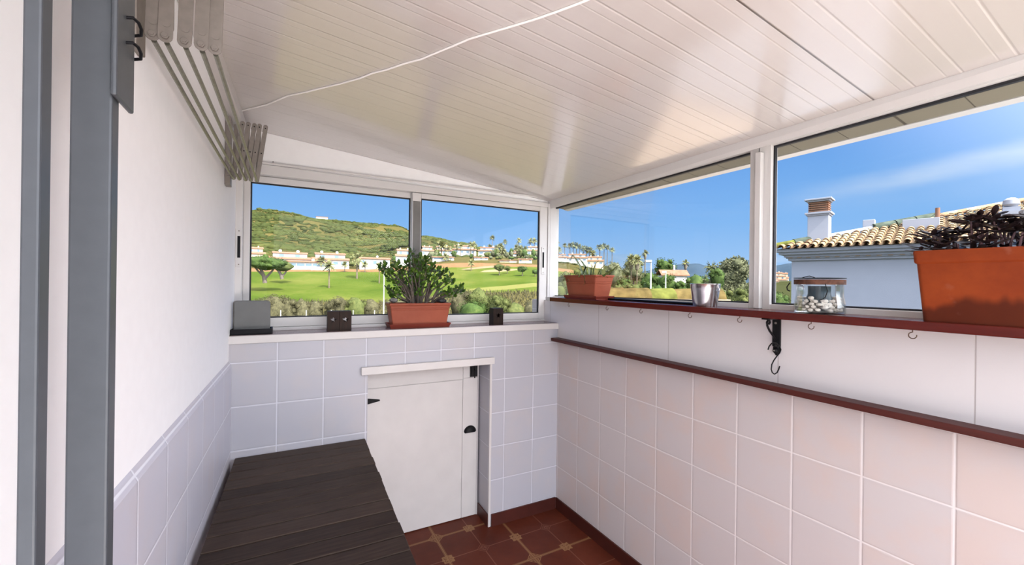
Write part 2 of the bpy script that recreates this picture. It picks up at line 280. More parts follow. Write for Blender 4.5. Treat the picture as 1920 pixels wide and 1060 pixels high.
class MB:
    def __init__(s): s.v = []; s.f = []; s.sm = []
    def add(s, vs, fs, smooth=False):
        b = len(s.v); s.v += [tuple(p) for p in vs]; s.f += [tuple(i + b for i in q) for q in fs]; s.sm += [smooth] * len(fs); return s
    def box(s, a, b, rot=None, piv=None):
        x0, y0, z0 = (min(a[i], b[i]) for i in range(3)); x1, y1, z1 = (max(a[i], b[i]) for i in range(3))
        vs = [Vector(p) for p in ((x0, y0, z0), (x1, y0, z0), (x1, y1, z0), (x0, y1, z0), (x0, y0, z1), (x1, y0, z1), (x1, y1, z1), (x0, y1, z1))]
        if rot is not None:
            c = Vector(piv) if piv is not None else Vector(((x0 + x1) / 2, (y0 + y1) / 2, (z0 + z1) / 2)); vs = [rot @ (p - c) + c for p in vs]
        return s.add(vs, [(0, 3, 2, 1), (4, 5, 6, 7), (0, 1, 5, 4), (1, 2, 6, 5), (2, 3, 7, 6), (3, 0, 4, 7)])
    def frustum(s, c, w0, d0, w1, d1, h, rim=None):   # box taper from bottom to top
        x, y, z = c
        vs = [(x - w0 / 2, y - d0 / 2, z), (x + w0 / 2, y - d0 / 2, z), (x + w0 / 2, y + d0 / 2, z), (x - w0 / 2, y + d0 / 2, z), (x - w1 / 2, y - d1 / 2, z + h), (x + w1 / 2, y - d1 / 2, z + h), (x + w1 / 2, y + d1 / 2, z + h), (x - w1 / 2, y + d1 / 2, z + h)]
        return s.add(vs, [(0, 3, 2, 1), (4, 5, 6, 7), (0, 1, 5, 4), (1, 2, 6, 5), (2, 3, 7, 6), (3, 0, 4, 7)])
    def prism(s, poly, axis, a, b):                     # polygon in the two other axes, extruded along axis
        def P(u, v, w): return {'x': (w, u, v), 'y': (u, w, v), 'z': (u, v, w)}[axis]
        n = len(poly); vs = [P(u, v, a) for u, v in poly] + [P(u, v, b) for u, v in poly]
        fs = [tuple(range(n)), tuple(range(2 * n - 1, n - 1, -1))] + [(i, n + i, n + (i + 1) % n, (i + 1) % n) for i in range(n)]
        return s.add(vs, fs)
    def tube(s, pts, r, n=8, cap=True, flat=None):
        pts = [Vector(p) for p in pts]; rs = r if isinstance(r, (list, tuple)) else [r] * len(pts); vs = []; up = None
        for i, p in enumerate(pts):
            tg = (pts[min(i + 1, len(pts) - 1)] - pts[max(i - 1, 0)]).normalized()
            if up is None: up = tg.orthogonal().normalized()
            sd = tg.cross(up)
            if sd.length < 1e-6: sd = tg.orthogonal()
            sd.normalize(); up = sd.cross(tg).normalized()
            for k in range(n):
                a = 2 * PI * k / n; vs.append(p + (sd * math.cos(a) + up * math.sin(a)) * rs[i])
        fs = [(i * n + k, i * n + (k + 1) % n, (i + 1) * n + (k + 1) % n, (i + 1) * n + k) for i in range(len(pts) - 1) for k in range(n)]
        s.add(vs, fs, True)
        if cap: s.add(vs[:n], [tuple(range(n - 1, -1, -1))]); s.add(vs[-n:], [tuple(range(n))])
        return s
    def cyl(s, p0, p1, r0, r1=None, n=16): return s.tube([p0, p1], [r0, r0 if r1 is None else r1], n)
    def lathe(s, prof, n=32, c=(0, 0, 0), sx=1, sy=1):
        vs = []; m = len(prof)
        for k in range(n):
            a = 2 * PI * k / n
            for r, z in prof: vs.append((c[0] + r * math.cos(a) * sx, c[1] + r * math.sin(a) * sy, c[2] + z))
        fs = [(k * m + i, ((k + 1) % n) * m + i, ((k + 1) % n) * m + i + 1, k * m + i + 1) for k in range(n) for i in range(m - 1)]
        return s.add(vs, fs, True)
    def blob(s, c, r, sub=2, amp=0.15, fr=1.5, smooth=True):
        bm = bmesh.new(); bmesh.ops.create_icosphere(bm, subdivisions=sub, radius=1); c = Vector(c)
        if not isinstance(r, (tuple, list)): r = (r, r, r)
        vs = []; off = Vector((random.uniform(-50, 50), random.uniform(-50, 50), random.uniform(-50, 50)))
        for v in bm.verts:
            p = v.co * (1 + amp * noise.noise(v.co * fr + off) * 1.6); vs.append(c + Vector((p.x * r[0], p.y * r[1], p.z * r[2])))
        fs = [tuple(q.index for q in f.verts) for f in bm.faces]; bm.free(); return s.add(vs, fs, smooth)
    def quadleaf(s, c, d, up, L, w):                    # pointed leaf blade, slightly folded
        d = d.normalized(); sd = d.cross(up); sd = sd.normalized() if sd.length > 1e-5 else d.orthogonal().normalized(); n = sd.cross(d)
        return s.add([c, c + d * L * .45 + sd * w / 2 + n * w * .15, c + d * L, c + d * L * .45 - sd * w / 2 + n * w * .15], [(0, 1, 2), (0, 2, 3)])
    def fatleaf(s, c, d, up, L, w, th):                 # thick oval succulent leaf
        d = d.normalized(); sd = d.cross(up); sd = sd.normalized() if sd.length > 1e-5 else d.orthogonal().normalized(); n = sd.cross(d)
        st = [(0.0, 0.16), (0.3, 0.7), (0.62, 1.0), (0.88, 0.66), (1.0, 0.12)]
        vs = []
        for u, k in st:
            q = c + d * L * u + n * (0.12 * L * u * u)
            vs += [q + sd * w / 2 * k, q + n * th / 2 * k, q - sd * w / 2 * k, q - n * th / 2 * k]
        fs = [(i * 4 + j, i * 4 + (j + 1) % 4, (i + 1) * 4 + (j + 1) % 4, (i + 1) * 4 + j) for i in range(4) for j in range(4)]
        fs += [(3, 2, 1, 0), (16, 17, 18, 19)]
        return s.add(vs, fs, True)
    def strip(s, pts, ws, up=Vector((0, 0, 1)), fold=0.25):   # long bending leaf, V section with thickness
        pts = [Vector(p) for p in pts]; vs = []
        for i, p in enumerate(pts):
            tg = (pts[min(i + 1, len(pts) - 1)] - pts[max(i - 1, 0)]).normalized(); sd = tg.cross(up)
            sd = sd.normalized() if sd.length > 1e-4 else tg.orthogonal().normalized(); n = sd.cross(tg)
            w = ws[i] / 2; vs += [p + sd * w + n * w * fold, p, p - sd * w + n * w * fold, p - n * w * 0.35]
        m = len(pts); fs = [(i * 4 + j, i * 4 + (j + 1) % 4, (i + 1) * 4 + (j + 1) % 4, (i + 1) * 4 + j) for i in range(m - 1) for j in range(4)]
        return s.add(vs, fs, True)
    def build(s, name, mat, parent=None, loc=(0, 0, 0), rotz=0, bevel=0, org=None, sharp=35):
        me = bpy.data.meshes.new(name); o3 = Vector(org) if org is not None else Vector((0, 0, 0))
        me.from_pydata([tuple(Vector(p) - o3) for p in s.v], [], s.f); me.update()
        bm = bmesh.new(); bm.from_mesh(me); bmesh.ops.recalc_face_normals(bm, faces=bm.faces); bm.to_mesh(me); bm.free()
        me.polygons.foreach_set('use_smooth', s.sm)
        me.materials.append(M[mat] if isinstance(mat, str) else mat)
        if any(s.sm) and not (isinstance(mat, str) and (mat.startswith('tree_') or mat in ('drybush', 'scrub', 'palm'))): me.set_sharp_from_angle(angle=math.radians(sharp))
        o = bpy.data.objects.new(name, me); COL.objects.link(o)
        if parent is not None: o.parent = parent
        o.location = loc; o.rotation_euler = (0, 0, rotz)
        if org is not None and parent is None: o.location = org
        if bevel:
            b = o.modifiers.new('bevel', 'BEVEL'); b.width = bevel; b.segments = 2; b.limit_method = 'ANGLE'; b.harden_normals = False
        return o

def tag(o, label, cat, group=None):
    o['label'] = label; o['category'] = cat
    if group: o['group'] = group
    return o
def thing(name, label, cat, loc=(0, 0, 0), rotz=0, group=None):
    o = bpy.data.objects.new(name, None); COL.objects.link(o); o.location = loc; o.rotation_euler = (0, 0, rotz); o.empty_display_size = 0.05
    return tag(o, label, cat, group)
def struct(o): o['kind'] = 'structure'; return o
def sthing(name, loc=(0, 0, 0), rotz=0):
    o = bpy.data.objects.new(name, None); COL.objects.link(o); o.location = loc; o.rotation_euler = (0, 0, rotz); o.empty_display_size = 0.05; return struct(o)
def copy_tree(o, parent=None):
    c = o.copy(); COL.objects.link(c)
    if parent is not None: c.parent = parent
    for ch in list(o.children): copy_tree(ch, c)
    return c

# ------------------------------------------------------------------ ROOM SHELL
WX, WY = 1.5639, 2.1995; BA = math.radians(-1.6086)          # back wall frame (origin at its right corner)
LAO = (-0.21, 2.249); LA = math.radians(-2.0)                # left wall frame, local -y runs to the camera
YB = -0.45
def ceilz(X): return 2.187 - 0.105 * X
def bwp(x, y, z): return Vector((WX + x * math.cos(BA) - y * math.sin(BA), WY + x * math.sin(BA) + y * math.cos(BA), z))

fl = struct(MB().box((-0.6, YB, -0.12), (WX + 0.02, 2.42, 0.0)).build('floor', 'floor'))
# left wall: plaster above, tiles below
wl = struct(MB().box((-0.16, -2.7, 0), (0.0, 0.42, 2.20)).build('wall_left', 'plaster', None, (*LAO, 0), LA))
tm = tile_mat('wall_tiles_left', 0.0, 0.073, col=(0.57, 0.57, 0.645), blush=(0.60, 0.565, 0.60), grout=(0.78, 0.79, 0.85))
MB().prism([(0.0, 0.0), (0.011, 0.0), (0.011, 1.062), (0.0, 1.085)], 'y', -2.7, 0.0).build('tile_cladding', tm, wl)
struct(MB().box((0.0, -2.7, 2.155), (0.045, 0.185, 2.215)).build('trim_1', 'white_paint', None, (*LAO, 0), LA, bevel=0.004))
# back half wall with the cupboard recess
wb = MB(); wb.box((-1.80, 0, 0), (-1.174, 0.34, 1.160)); wb.box((-0.479, 0, 0), (0.14, 0.34, 1.160)); wb.box((-1.174, 0, 0.99), (-0.479, 0.34, 1.160)); wb.box((-1.174, 0.20, 0), (-0.479, 0.34, 0.99))
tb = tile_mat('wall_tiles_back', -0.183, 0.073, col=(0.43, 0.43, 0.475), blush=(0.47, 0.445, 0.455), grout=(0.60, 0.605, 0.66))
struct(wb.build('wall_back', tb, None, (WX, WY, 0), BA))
struct(MB().box((-1.79, -0.010, 1.160), (0.0, 0.16, 1.197)).build('window_sill', 'white_paint', None, (WX, WY, 0), BA, bevel=0.003))['label'] = 'white painted sill on the half wall'
struct(MB().box((-1.785, 0.004, 1.197), (0.0, 0.16, 1.1985)).build('trim_2', 'sillwood', None, (WX, WY, 0), BA))
struct(MB().box((-0.482, -0.006, 0.0), (-0.468, 0.004, 0.99)).build('trim_3', 'white_paint', None, (WX, WY, 0), BA, bevel=0.002))
# right wall
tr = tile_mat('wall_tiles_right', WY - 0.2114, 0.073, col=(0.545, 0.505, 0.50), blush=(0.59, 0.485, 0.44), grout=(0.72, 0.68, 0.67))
wr = struct(MB().box((WX, YB, 0), (WX + 0.12, 2.52, 1.340)).build('wall_right', tr))
MB().box((WX - 0.004, YB, 1.098), (WX, 2.37, 1.3395)).build('upper_panel', 'panel', wr)
# skirting tiles
sk = MB(); sk.box((WX - 0.009, YB, 0), (WX, 2.19, 0.073)); struct(sk.build('baseboard_right', 'skirting'))
sk = MB(); sk.box((-0.463, -0.009, 0), (-0.009, 0.0, 0.073)); sk.box((-0.479, 0.0, 0), (-0.487, 0.152, 0.073)); struct(sk.build('baseboard_back', 'skirting', None, (WX, WY, 0), BA))
# ceiling of lacquered panels, runs on outside as the eave
c0, c1 = -0.34, 1.83
poly = [(c0, ceilz(c0)), (c1, ceilz(c1)), (c1, ceilz(c1) + 0.07), (c0, ceilz(c0) + 0.07)]
struct(MB().prism(poly, 'y', YB, 2.47).build('ceiling', 'ceiling'))
struct(MB().prism([(1.800, ceilz(1.8) - 0.005), (1.838, ceilz(1.838) - 0.005), (1.838, ceilz(1.838) + 0.075), (1.8305, ceilz(1.838) + 0.075), (1.8305, ceilz(1.83) - 0.001), (1.800, ceilz(1.8) - 0.001)], 'y', YB, 2.475).build('trim_4', 'white_alu'))
struct(MB().add([(1.566, YB, 1.996), (1.70, YB, 2.0075), (1.70, YB, 2.0083), (1.545, YB, 2.0245), (1.597, 2.45, 1.964), (1.70, 2.45, 1.996), (1.70, 2.45, 2.0083), (1.592, 2.45, 2.0195)],
       [(0, 1, 2, 3), (7, 6, 5, 4), (0, 4, 5, 1), (1, 5, 6, 2), (2, 6, 7, 3), (3, 7, 4, 0)]).build('trim_5', 'white_alu'))
sm_, t, b = new_mat('shaded_soffit_beige'); co = t.coord(); x, y, z = t.xyz(co); fr = t.m('FRACT', t.m('DIVIDE', t.m('SUBTRACT', y, 0.569), 0.1572)); e = t.m('MINIMUM', fr, t.m('SUBTRACT', 1.0, fr)); fr2 = t.m('FRACT', t.m('DIVIDE', t.m('SUBTRACT', y, 0.569), 0.943)); e2 = t.m('MINIMUM', fr2, t.m('SUBTRACT', 1.0, fr2))
t.put(b.inputs['Base Color'], t.mix(t.m('MINIMUM', t.sstep(e, 0.004, 0.016), t.sstep(e2, 0.002, 0.006)), (0.09, 0.08, 0.06), (0.235, 0.215, 0.165))); b.inputs['Roughness'].default_value = 0.6; b.inputs['Specular IOR Level'].default_value = 0.1; M['soffit'] = sm_
struct(MB().prism([(1.702, ceilz(1.702) - 0.003), (1.798, ceilz(1.798) - 0.003), (1.798, ceilz(1.798) - 0.0005), (1.702, ceilz(1.702) - 0.0005)], 'y', YB, 2.468).build('trim_9', 'soffit'))  # thin sheet under the eave, its shade put into the beige
# gable infill above the back window
gx0, gx1 = -1.775, 0.09
def gz(x): return ceilz(WX + x + 0.005)
struct(MB().prism([(gx0, 2.015), (gx1, 2.0), (gx1, gz(gx1) - 0.001), (gx0, gz(gx0) - 0.001)], 'y', 0.178, 0.215).build('wall_back_gable', 'plaster', None, (WX, WY, 0), BA))

# ------------------------------------------------------------------ WINDOWS
w1 = sthing('window_1', (WX, WY, 0), BA)
f = MB(); f.box((-1.778, 0.155, 1.1985), (-1.745, 0.235, 2.01)); f.box((0.012, 0.155, 1.1985), (0.045, 0.235, 2.0)); f.box((-1.745, 0.155, 1.1985), (0.012, 0.235, 1.212))
f.add([(-1.745, 0.155, 1.980), (0.012, 0.155, 1.974), (0.012, 0.235, 1.974), (-1.745, 0.235, 1.980), (-1.745, 0.155, 2.030), (0.012, 0.155, 2.003), (0.012, 0.235, 2.003), (-1.745, 0.235, 2.030)], [(0, 3, 2, 1), (4, 5, 6, 7), (0, 1, 5, 4), (1, 2, 6, 5), (2, 3, 7, 6), (3, 0, 4, 7)])
f.box((-1.74, 0.150, 2.030), (0.02, 0.157, 2.040)); f.build('window_frame', 'white_alu', w1, bevel=0.002)
def sash(parent, x0, x1, y0, y1, z0, z1, l, r, b, tp, name='sash', gl=0.006):
    s = MB(); s.box((x0, y0, z0), (x0 + l, y1, z1)); s.box((x1 - r, y0, z0), (x1, y1, z1)); s.box((x0 + l, y0, z0), (x1 - r, y1, z0 + b)); s.box((x0 + l, y0, z1 - tp), (x1 - r, y1, z1))
    so = s.build(name, 'white_alu', parent, bevel=0.0025)
    g = MB(); a, c, e, h = x0 + l, x1 - r, z0 + b, z1 - tp; q = gl; ym = (y0 + y1) / 2; g0, g1 = ym - 0.006, ym + 0.006
    g.box((a, g0, e), (a + q, g1, h)); g.box((c - q, g0, e), (c, g1, h)); g.box((a + q, g0, e), (c - q, g1, e + q)); g.box((a + q, g0, h - q), (c - q, g1, h)); g.build('gasket', 'gasket', so)
    MB().box((a + 0.001, ym - 0.002, e + 0.001), (c - 0.001, ym + 0.002, h - 0.001)).build('pane', 'glass', so); return so
s1 = sash(w1, -1.745, -0.866, 0.198, 0.226, 1.213, 1.978, 0.028, 0.05, 0.047, 0.032)
s2 = sash(w1, -0.915, 0.011, 0.162, 0.190, 1.213, 1.974, 0.052, 0.060, 0.040, 0.030)
MB().box((-0.911, 0.1605, 1.213), (-0.867, 0.1622, 1.925)).build('stile_shade_strip', 'stile_shade', s2)  # strip added to paint the shaded part of the white stile grey
for (sx, sy) in ((-1.758, 0.155), (-0.022, 0.162)):
    l = MB(); l.box((sx - 0.013, sy - 0.004, 1.515), (sx + 0.013, sy, 1.70)); lo = l.build('latch_plate', 'white_alu', w1, bevel=0.0015)
    MB().box((sx - 0.006, sy - 0.0055, 1.56), (sx + 0.006, sy - 0.0035, 1.665)).build('latch_slot', 'blackplastic', lo)
    for z_ in (1.69, 1.527): MB().cyl((sx, sy - 0.006, z_), (sx, sy - 0.003, z_), 0.003, n=8).build('screw', 'galv', lo)

def zb(y): return 1.3665 + (2.372 - min(max(y, 0.98), 2.372)) * 0.0137     # visible bottom of the glass
def zt(y): return min(1.980 + (2.385 - y) * 0.0108, 2.004)
def right_window(name, ya, yb, l_far, l_near):
    w = sthing(name)
    s = MB(); X0, X1 = 1.624, 1.668
    s.prism([(yb, 1.3405), (yb - l_near, 1.3405), (yb - l_near, zt(yb)), (yb, zt(yb))], 'x', X0, X1)
    s.prism([(ya, 1.3405), (ya + l_far, 1.3405), (ya + l_far, zt(ya + l_far)), (ya, zt(ya + l_far))], 'x', X0, X1)
    a, b = ya + l_far, yb - l_near
    s.prism([(a, 1.3405), (b, 1.3405), (b, zb(b)), (a, zb(a))], 'x', X0, X1)
    s.prism([(a, zt(a) - .003), (b, zt(b) - .003), (b, zt(b)), (a, zt(a))], 'x', X0, X1)
    so = s.build('sash', 'white_alu', w, bevel=0.002)
    g = MB(); q = 0.006
    g.prism([(a, zb(a)), (b, zb(b)), (b, zb(b) + q), (a, zb(a) + q)], 'x', 1.640, 1.654)
    g.prism([(a, zt(a) - .003), (b, zt(b) - .003), (b, zt(b) - .011), (a, zt(a) - .011)], 'x', 1.640, 1.654)
    g.prism([(a, zb(a)), (a + q, zb(a)), (a + q, zt(a) - .01), (a, zt(a) - .01)], 'x', 1.640, 1.654); g.prism([(b, zb(b)), (b - q, zb(b)), (b - q, zt(b) - .01), (b, zt(b) - .01)], 'x', 1.640, 1.654)
    g.build('gasket', 'gasket', so)
    MB().prism([(a, zb(a)), (b, zb(b)), (b, zt(b) - .006), (a, zt(a) - .006)], 'x', 1.645, 1.649).build('pane', 'glass', so)
    return w
right_window('window_2', 0.952, 2.410, 0.033, 0.030)
right_window("window_3", -0.45, 0.948, 0.03, 0.044)

struct(MB().box((1.600, 0.930, 1.368), (1.6235, 0.952, 1.9715)).build('trim_6', 'white_alu', bevel=0.002))   # mullion cover
struct(MB().box((1.596, 2.352, 1.1985), (1.668, 2.470, 2.0)).build('trim_7', 'white_alu', bevel=0.002))       # corner post

# ------------------------------------------------------------------ CUPBOARD DOOR
d1 = sthing('door_1', (WX, WY, 0), BA)
P_ = MB().box((-1.174, 0.152, 0.004), (-0.595, 0.180, 0.855)); P_.box((-1.174, 0.152, 0.858), (-0.595, 0.180, 0.99)); P_.box((-0.592, 0.152, 0.004), (-0.496, 0.180, 0.862)); P_.box((-0.592, 0.152, 0.865), (-0.496, 0.180, 0.99)); P_.box((-1.174, 0.158, 0.004), (-0.496, 0.178, 0.99))
P_.build('panel', 'white_paint', d1, bevel=0.0015)
MB().box((-0.494, 0.155, 0.0), (-0.487, 0.19, 0.99)).build('jamb', 'white_paint', d1)
MB().prism([(-1.172, 0.806), (-1.172, 0.770), (-1.160, 0.771), (-1.088, 0.784), (-1.085, 0.788), (-1.088, 0.792), (-1.160, 0.806)], 'y', 0.147, 0.152).cyl((-1.17, 0.146, 0.768), (-1.17, 0.146, 0.808), 0.004, n=10).build('hinge', 'iron', d1)
L = MB().box((-0.548, 0.146, 0.868), (-0.500, 0.152, 0.942)); L.box((-0.543, 0.138, 0.880), (-0.505, 0.147, 0.935)); L.cyl((-0.522, 0.135, 0.862), (-0.522, 0.135, 0.940), 0.004, n=10); L.cyl((-0.522, 0.122, 0.912), (-0.522, 0.138, 0.912), 0.004, n=8); L.build('bolt_latch', 'iron', d1)
k = MB(); pts = []
nu, nv = 14, 6; vs = []
for i in range(nu + 1):                                       # half-dome cup pull
    a = PI * i / nu
    for j in range(nv + 1):
        b = (PI / 2) * j / nv; vs.append((-0.543 + 0.040 * math.cos(a) * math.cos(b * 0.999), 0.152 - 0.024 * math.sin(b), 0.530 + 0.036 * math.sin(a) * math.cos(b * 0.999)))
fs = [(i * (nv + 1) + j, (i + 1) * (nv + 1) + j, (i + 1) * (nv + 1) + j + 1, i * (nv + 1) + j + 1) for i in range(nu) for j in range(nv)]
k.add(vs, fs, True); k.prism([(-0.583, 0.530), (-0.503, 0.530), (-0.51, 0.522), (-0.576, 0.522)], 'y', 0.148, 0.152); k.build('cup_pull', 'iron', d1)
struct(MB().box((-1.208, -0.020, 0.971), (-0.459, 0.0, 1.011)).build('trim_8', 'white_paint', None, (WX, WY, 0), BA, bevel=0.002))

# ------------------------------------------------------------------ GREY METAL DOOR FRAME near the camera
g = sthing('door_2')
MB().box((-0.2215, 0.677, 0), (-0.184, 0.702, 2.19)).build('stile', 'grey_alu', g, bevel=0.0025)
MB().box((-0.2155, 0.56, 0), (-0.2025, 0.582, 2.19)).build('stile', 'grey_alu', g, bevel=0.002)
MB().box((-0.2150, 0.582, 0.02), (-0.203, 0.677, 0.14)).build('bottom_rail', 'grey_alu', g)
kp = MB().box((-0.184, 0.668, 1.675), (-0.178, 0.736, 2.19)).build('strike_plate', 'grey_alu', g, bevel=0.0025)
for z in (1.757, 1.789):
    MB().tube([(-0.180, 0.700, z - 0.003), (-0.172, 0.702, z), (-0.169, 0.712, z), (-0.169, 0.724, z - 0.002), (-0.172, 0.736, z - 0.005), (-0.180, 0.740, z - 0.006)], 0.0020, 8).build('hook', 'blackplastic', kp)
# ------------------------------------------------------------------ RAIL, SHELF, HOOKS, BRACKET
tag(MB().box((1.503, -0.45, 1.086), (WX, 2.192, 1.106)).build('wall_rail', 'railwood', bevel=0.003), 'long dark red wooden rail running along the tiled wall below the shelf', 'rail')
sh = thing('wall_shelf', 'long glossy mahogany red shelf under the right-hand windows', 'shelf', (1.55, 0.8, 1.3405))
o3 = (1.55, 0.8, 1.3405)
MB().box((1.475, -0.45, 1.3415), (1.6215, 2.172, 1.367)).build('board', 'redwood', sh, bevel=0.003, org=o3)
MB().box((1.505, 2.172, 1.3415), (WX - 0.002, 2.262, 1.366)).build('end_block', 'white_paint', sh, bevel=0.002, org=o3)['label'] = 'white painted end block'
tag(MB().box((1.572, 1.20, 1.367), (1.6225, 2.15, 1.3765)).build('board_strip', 'blackplastic', bevel=0.001), 'thin dark strip at the back of the shelf between planter and metal bucket', 'strip')
hook_near = ['cup hook nearest the room corner, under the small planter\'s left end', 'second cup hook from the corner, under the small planter\'s right end', 'third cup hook from the corner, midway between small planter and bucket', 'cup hook under the shelf just left of the metal bucket', 'cup hook under the shelf between bucket and iron bracket', 'cup hook under the shelf below the glass jar', 'cup hook under the shelf below the left end of the big terracotta pot']
for i, y in enumerate((1.985, 1.655, 1.42, 1.150, 0.935, 0.697, 0.452)):
    pts = [(0, 0, 0), (0, 0, -0.006)] + [(0, 0.0085 * math.cos(a), -0.0145 + 0.0085 * math.sin(a)) for a in [math.radians(d) for d in range(80, -200, -25)]]
    tag(MB().tube(pts, 0.0013, 6).build('cup_hook', 'hook', None, (1.488, y, 1.3410)), hook_near[i], 'hook', 'cup hooks under the shelf')
br = thing('shelf_bracket', 'black wrought iron scroll bracket holding up the red shelf', 'bracket', (1.558, 0.84, 1.2)); o3 = (1.558, 0.84, 1.2)
b = MB().box((1.552, 0.826, 1.238), (1.5598, 0.853, 1.336)); b.prism([(0.830, 1.236), (0.829, 1.226), (0.833, 1.214), (0.840, 1.205), (0.847, 1.214), (0.851, 1.226), (0.850, 1.236)], 'x', 1.553, 1.5598)
b.build('wall_plate', 'iron', br, bevel=0.001, org=o3)
MB().box((1.480, 0.828, 1.3365), (1.5598, 0.851, 1.3410)).build('arm', 'iron', br, bevel=0.0008, org=o3)
pts = [(1.5525, 0.84, 1.262), (1.535, 0.84, 1.277), (1.512, 0.84, 1.296), (1.498, 0.84, 1.314), (1.495, 0.84, 1.327), (1.502, 0.84, 1.334), (1.511, 0.84, 1.332), (1.514, 0.84, 1.325), (1.508, 0.84, 1.320), (1.503, 0.84, 1.323)]
MB().tube(pts, 0.0036, 8).build('scroll_brace', 'iron', br, org=o3)
MB().blob((1.549, 0.84, 1.244), 0.010, 2, 0.05).blob((1.550, 0.840, 1.223), (0.008, 0.0095, 0.010), 2, 0.0).build('knob', 'iron', br, org=o3)
MB().cyl((1.5515, 0.84, 1.322), (1.549, 0.84, 1.322), 0.004, n=10).build('screw', 'galv', br, org=o3); MB().cyl((1.542, 0.84, 1.224), (1.540, 0.84, 1.224), 0.003, n=10).build('screw', 'galv', br, org=o3)
pp = [hit(x, y, (0, 0.826, 0), (0, 1, 0)) for x, y in ((1440, 656), (1442, 650), (1446, 645), (1451, 642.5), (1457, 645), (1462, 650), (1464, 656), (1462, 662), (1456, 669), (1451, 676), (1447, 684), (1446, 693), (1448, 699), (1452, 702), (1457, 699), (1460, 693), (1462, 687))]
tag(MB().tube(pp, 0.0021, 8).build('s_hook', 'iron', org=pp[8]), 'thin dark S-shaped hook hanging from the foot of the iron bracket', 'hook')

# ------------------------------------------------------------------ DRYING RACK
rk = thing('drying_rack', 'folded concertina clothes drying rack of grey metal on the left wall', 'drying rack', (-0.22, 1.56, 1.9)); o3 = (-0.22, 1.56, 1.9)
def lwx(y): return LAO[0] - (LAO[1] - y) * math.tan(-LA)
ENDS = ((1.030, 1.922, [-0.224, -0.204, -0.175, -0.148, -0.126], 0.0235), (2.095, 1.882, [-0.187, -0.166, -0.144, -0.125, -0.103], 0.0170))
def bar(x0, z0, x1, z1, y, w, th=0.0025, n=8):
    a, b_ = Vector((x0, z0)), Vector((x1, z1)); d = (b_ - a).normalized(); nn = Vector((-d.y, d.x)); r = w / 2; poly = []
    for k in range(n + 1): t_ = PI * k / n; poly.append(b_ + nn * r * math.cos(t_) + d * r * math.sin(t_))
    for k in range(n + 1): t_ = PI * k / n; poly.append(a - nn * r * math.cos(t_) - d * r * math.sin(t_))
    return MB().prism([(p.x, p.y) for p in poly], 'y', y - th / 2, y + th / 2)
for ei, (Y0, zb0, xs, w) in enumerate(ENDS):
    X = lwx(Y0); ztop = zb0 + 0.236; pr = 0.012 if ei == 0 else 0.02
    pl = MB().box((X, Y0 - 0.028, zb0 - 0.036), (X + pr, Y0 + 0.030, ztop + 0.012)); pl.build('wall_plate', 'galv', rk, bevel=0.002, org=o3)
    for z in (zb0 + 0.005, ztop - 0.02): MB().cyl((X + pr * 0.5, Y0 - 0.0285, z), (X + pr * 0.5, Y0 - 0.034, z), 0.006, n=10).build('bolt', 'galv', rk, org=o3)
    lean = 0.030 if ei == 1 else 0.006
    for k, x in enumerate(xs):
        # front bar of the pair leans outwards, the one behind leans less
        bar(x + 0.001, zb0 + 0.024, x + lean * 0.2, ztop - 0.012, Y0 + 0.007, w * 0.86).build('arm', 'galv', rk, bevel=0.0006, org=o3)
        fb = bar(x, zb0, x + lean, ztop, Y0 - 0.002 - 0.0035 * (k % 2), w).build('arm', 'galv', rk, bevel=0.0007, org=o3)
        yy = Y0 - 0.0033 - 0.0035 * (k % 2); r_ = 0.0068 if ei == 0 else 0.0045
        MB().prism([(x + r_ * math.cos(PI * j / 3), zb0 + r_ * math.sin(PI * j / 3)) for j in range(6)], 'y', yy - 0.004, yy).build('hinge_bolt', 'galv', fb, bevel=0.0006, org=o3)
        MB().cyl((x, yy - 0.0055, zb0), (x, yy - 0.004, zb0), r_ * .55, n=12).build('bolt_end', 'galv', fb, org=o3)
        for dz, rr in (((0.5, 0.004), (0.97, 0.004)) if ei == 0 else ((0.5, 0.0026), (0.97, 0.0026))): MB().cyl((x + lean * dz, yy, zb0 + 0.236 * dz), (x + lean * dz, yy - 0.002, zb0 + 0.236 * dz), rr, n=10).build('rivet', 'iron' if ei else 'galv', fb, org=o3)
        if ei == 0: MB().cyl((x + 0.001, yy, zb0 + 0.025), (x + 0.001, yy - 0.0009, zb0 + 0.025), 0.0072, n=18).build('rivet', 'galv', fb, bevel=0.0004, org=o3)
for k in range(5):
    a = Vector((ENDS[0][2][k], ENDS[0][0] + 0.010, ENDS[0][1] - 0.006)); b = Vector((ENDS[1][2][k], ENDS[1][0] - 0.010, ENDS[1][1] - 0.006))
    m_ = (a + b) / 2 + Vector((0, 0, -0.004))
    MB().tube([a, a.lerp(m_, .5) + Vector((0, 0, -.001)), m_, m_.lerp(b, .5) + Vector((0, 0, -.001)), b], 0.0047, 8).build('rail_rod', 'rod', rk, org=o3)

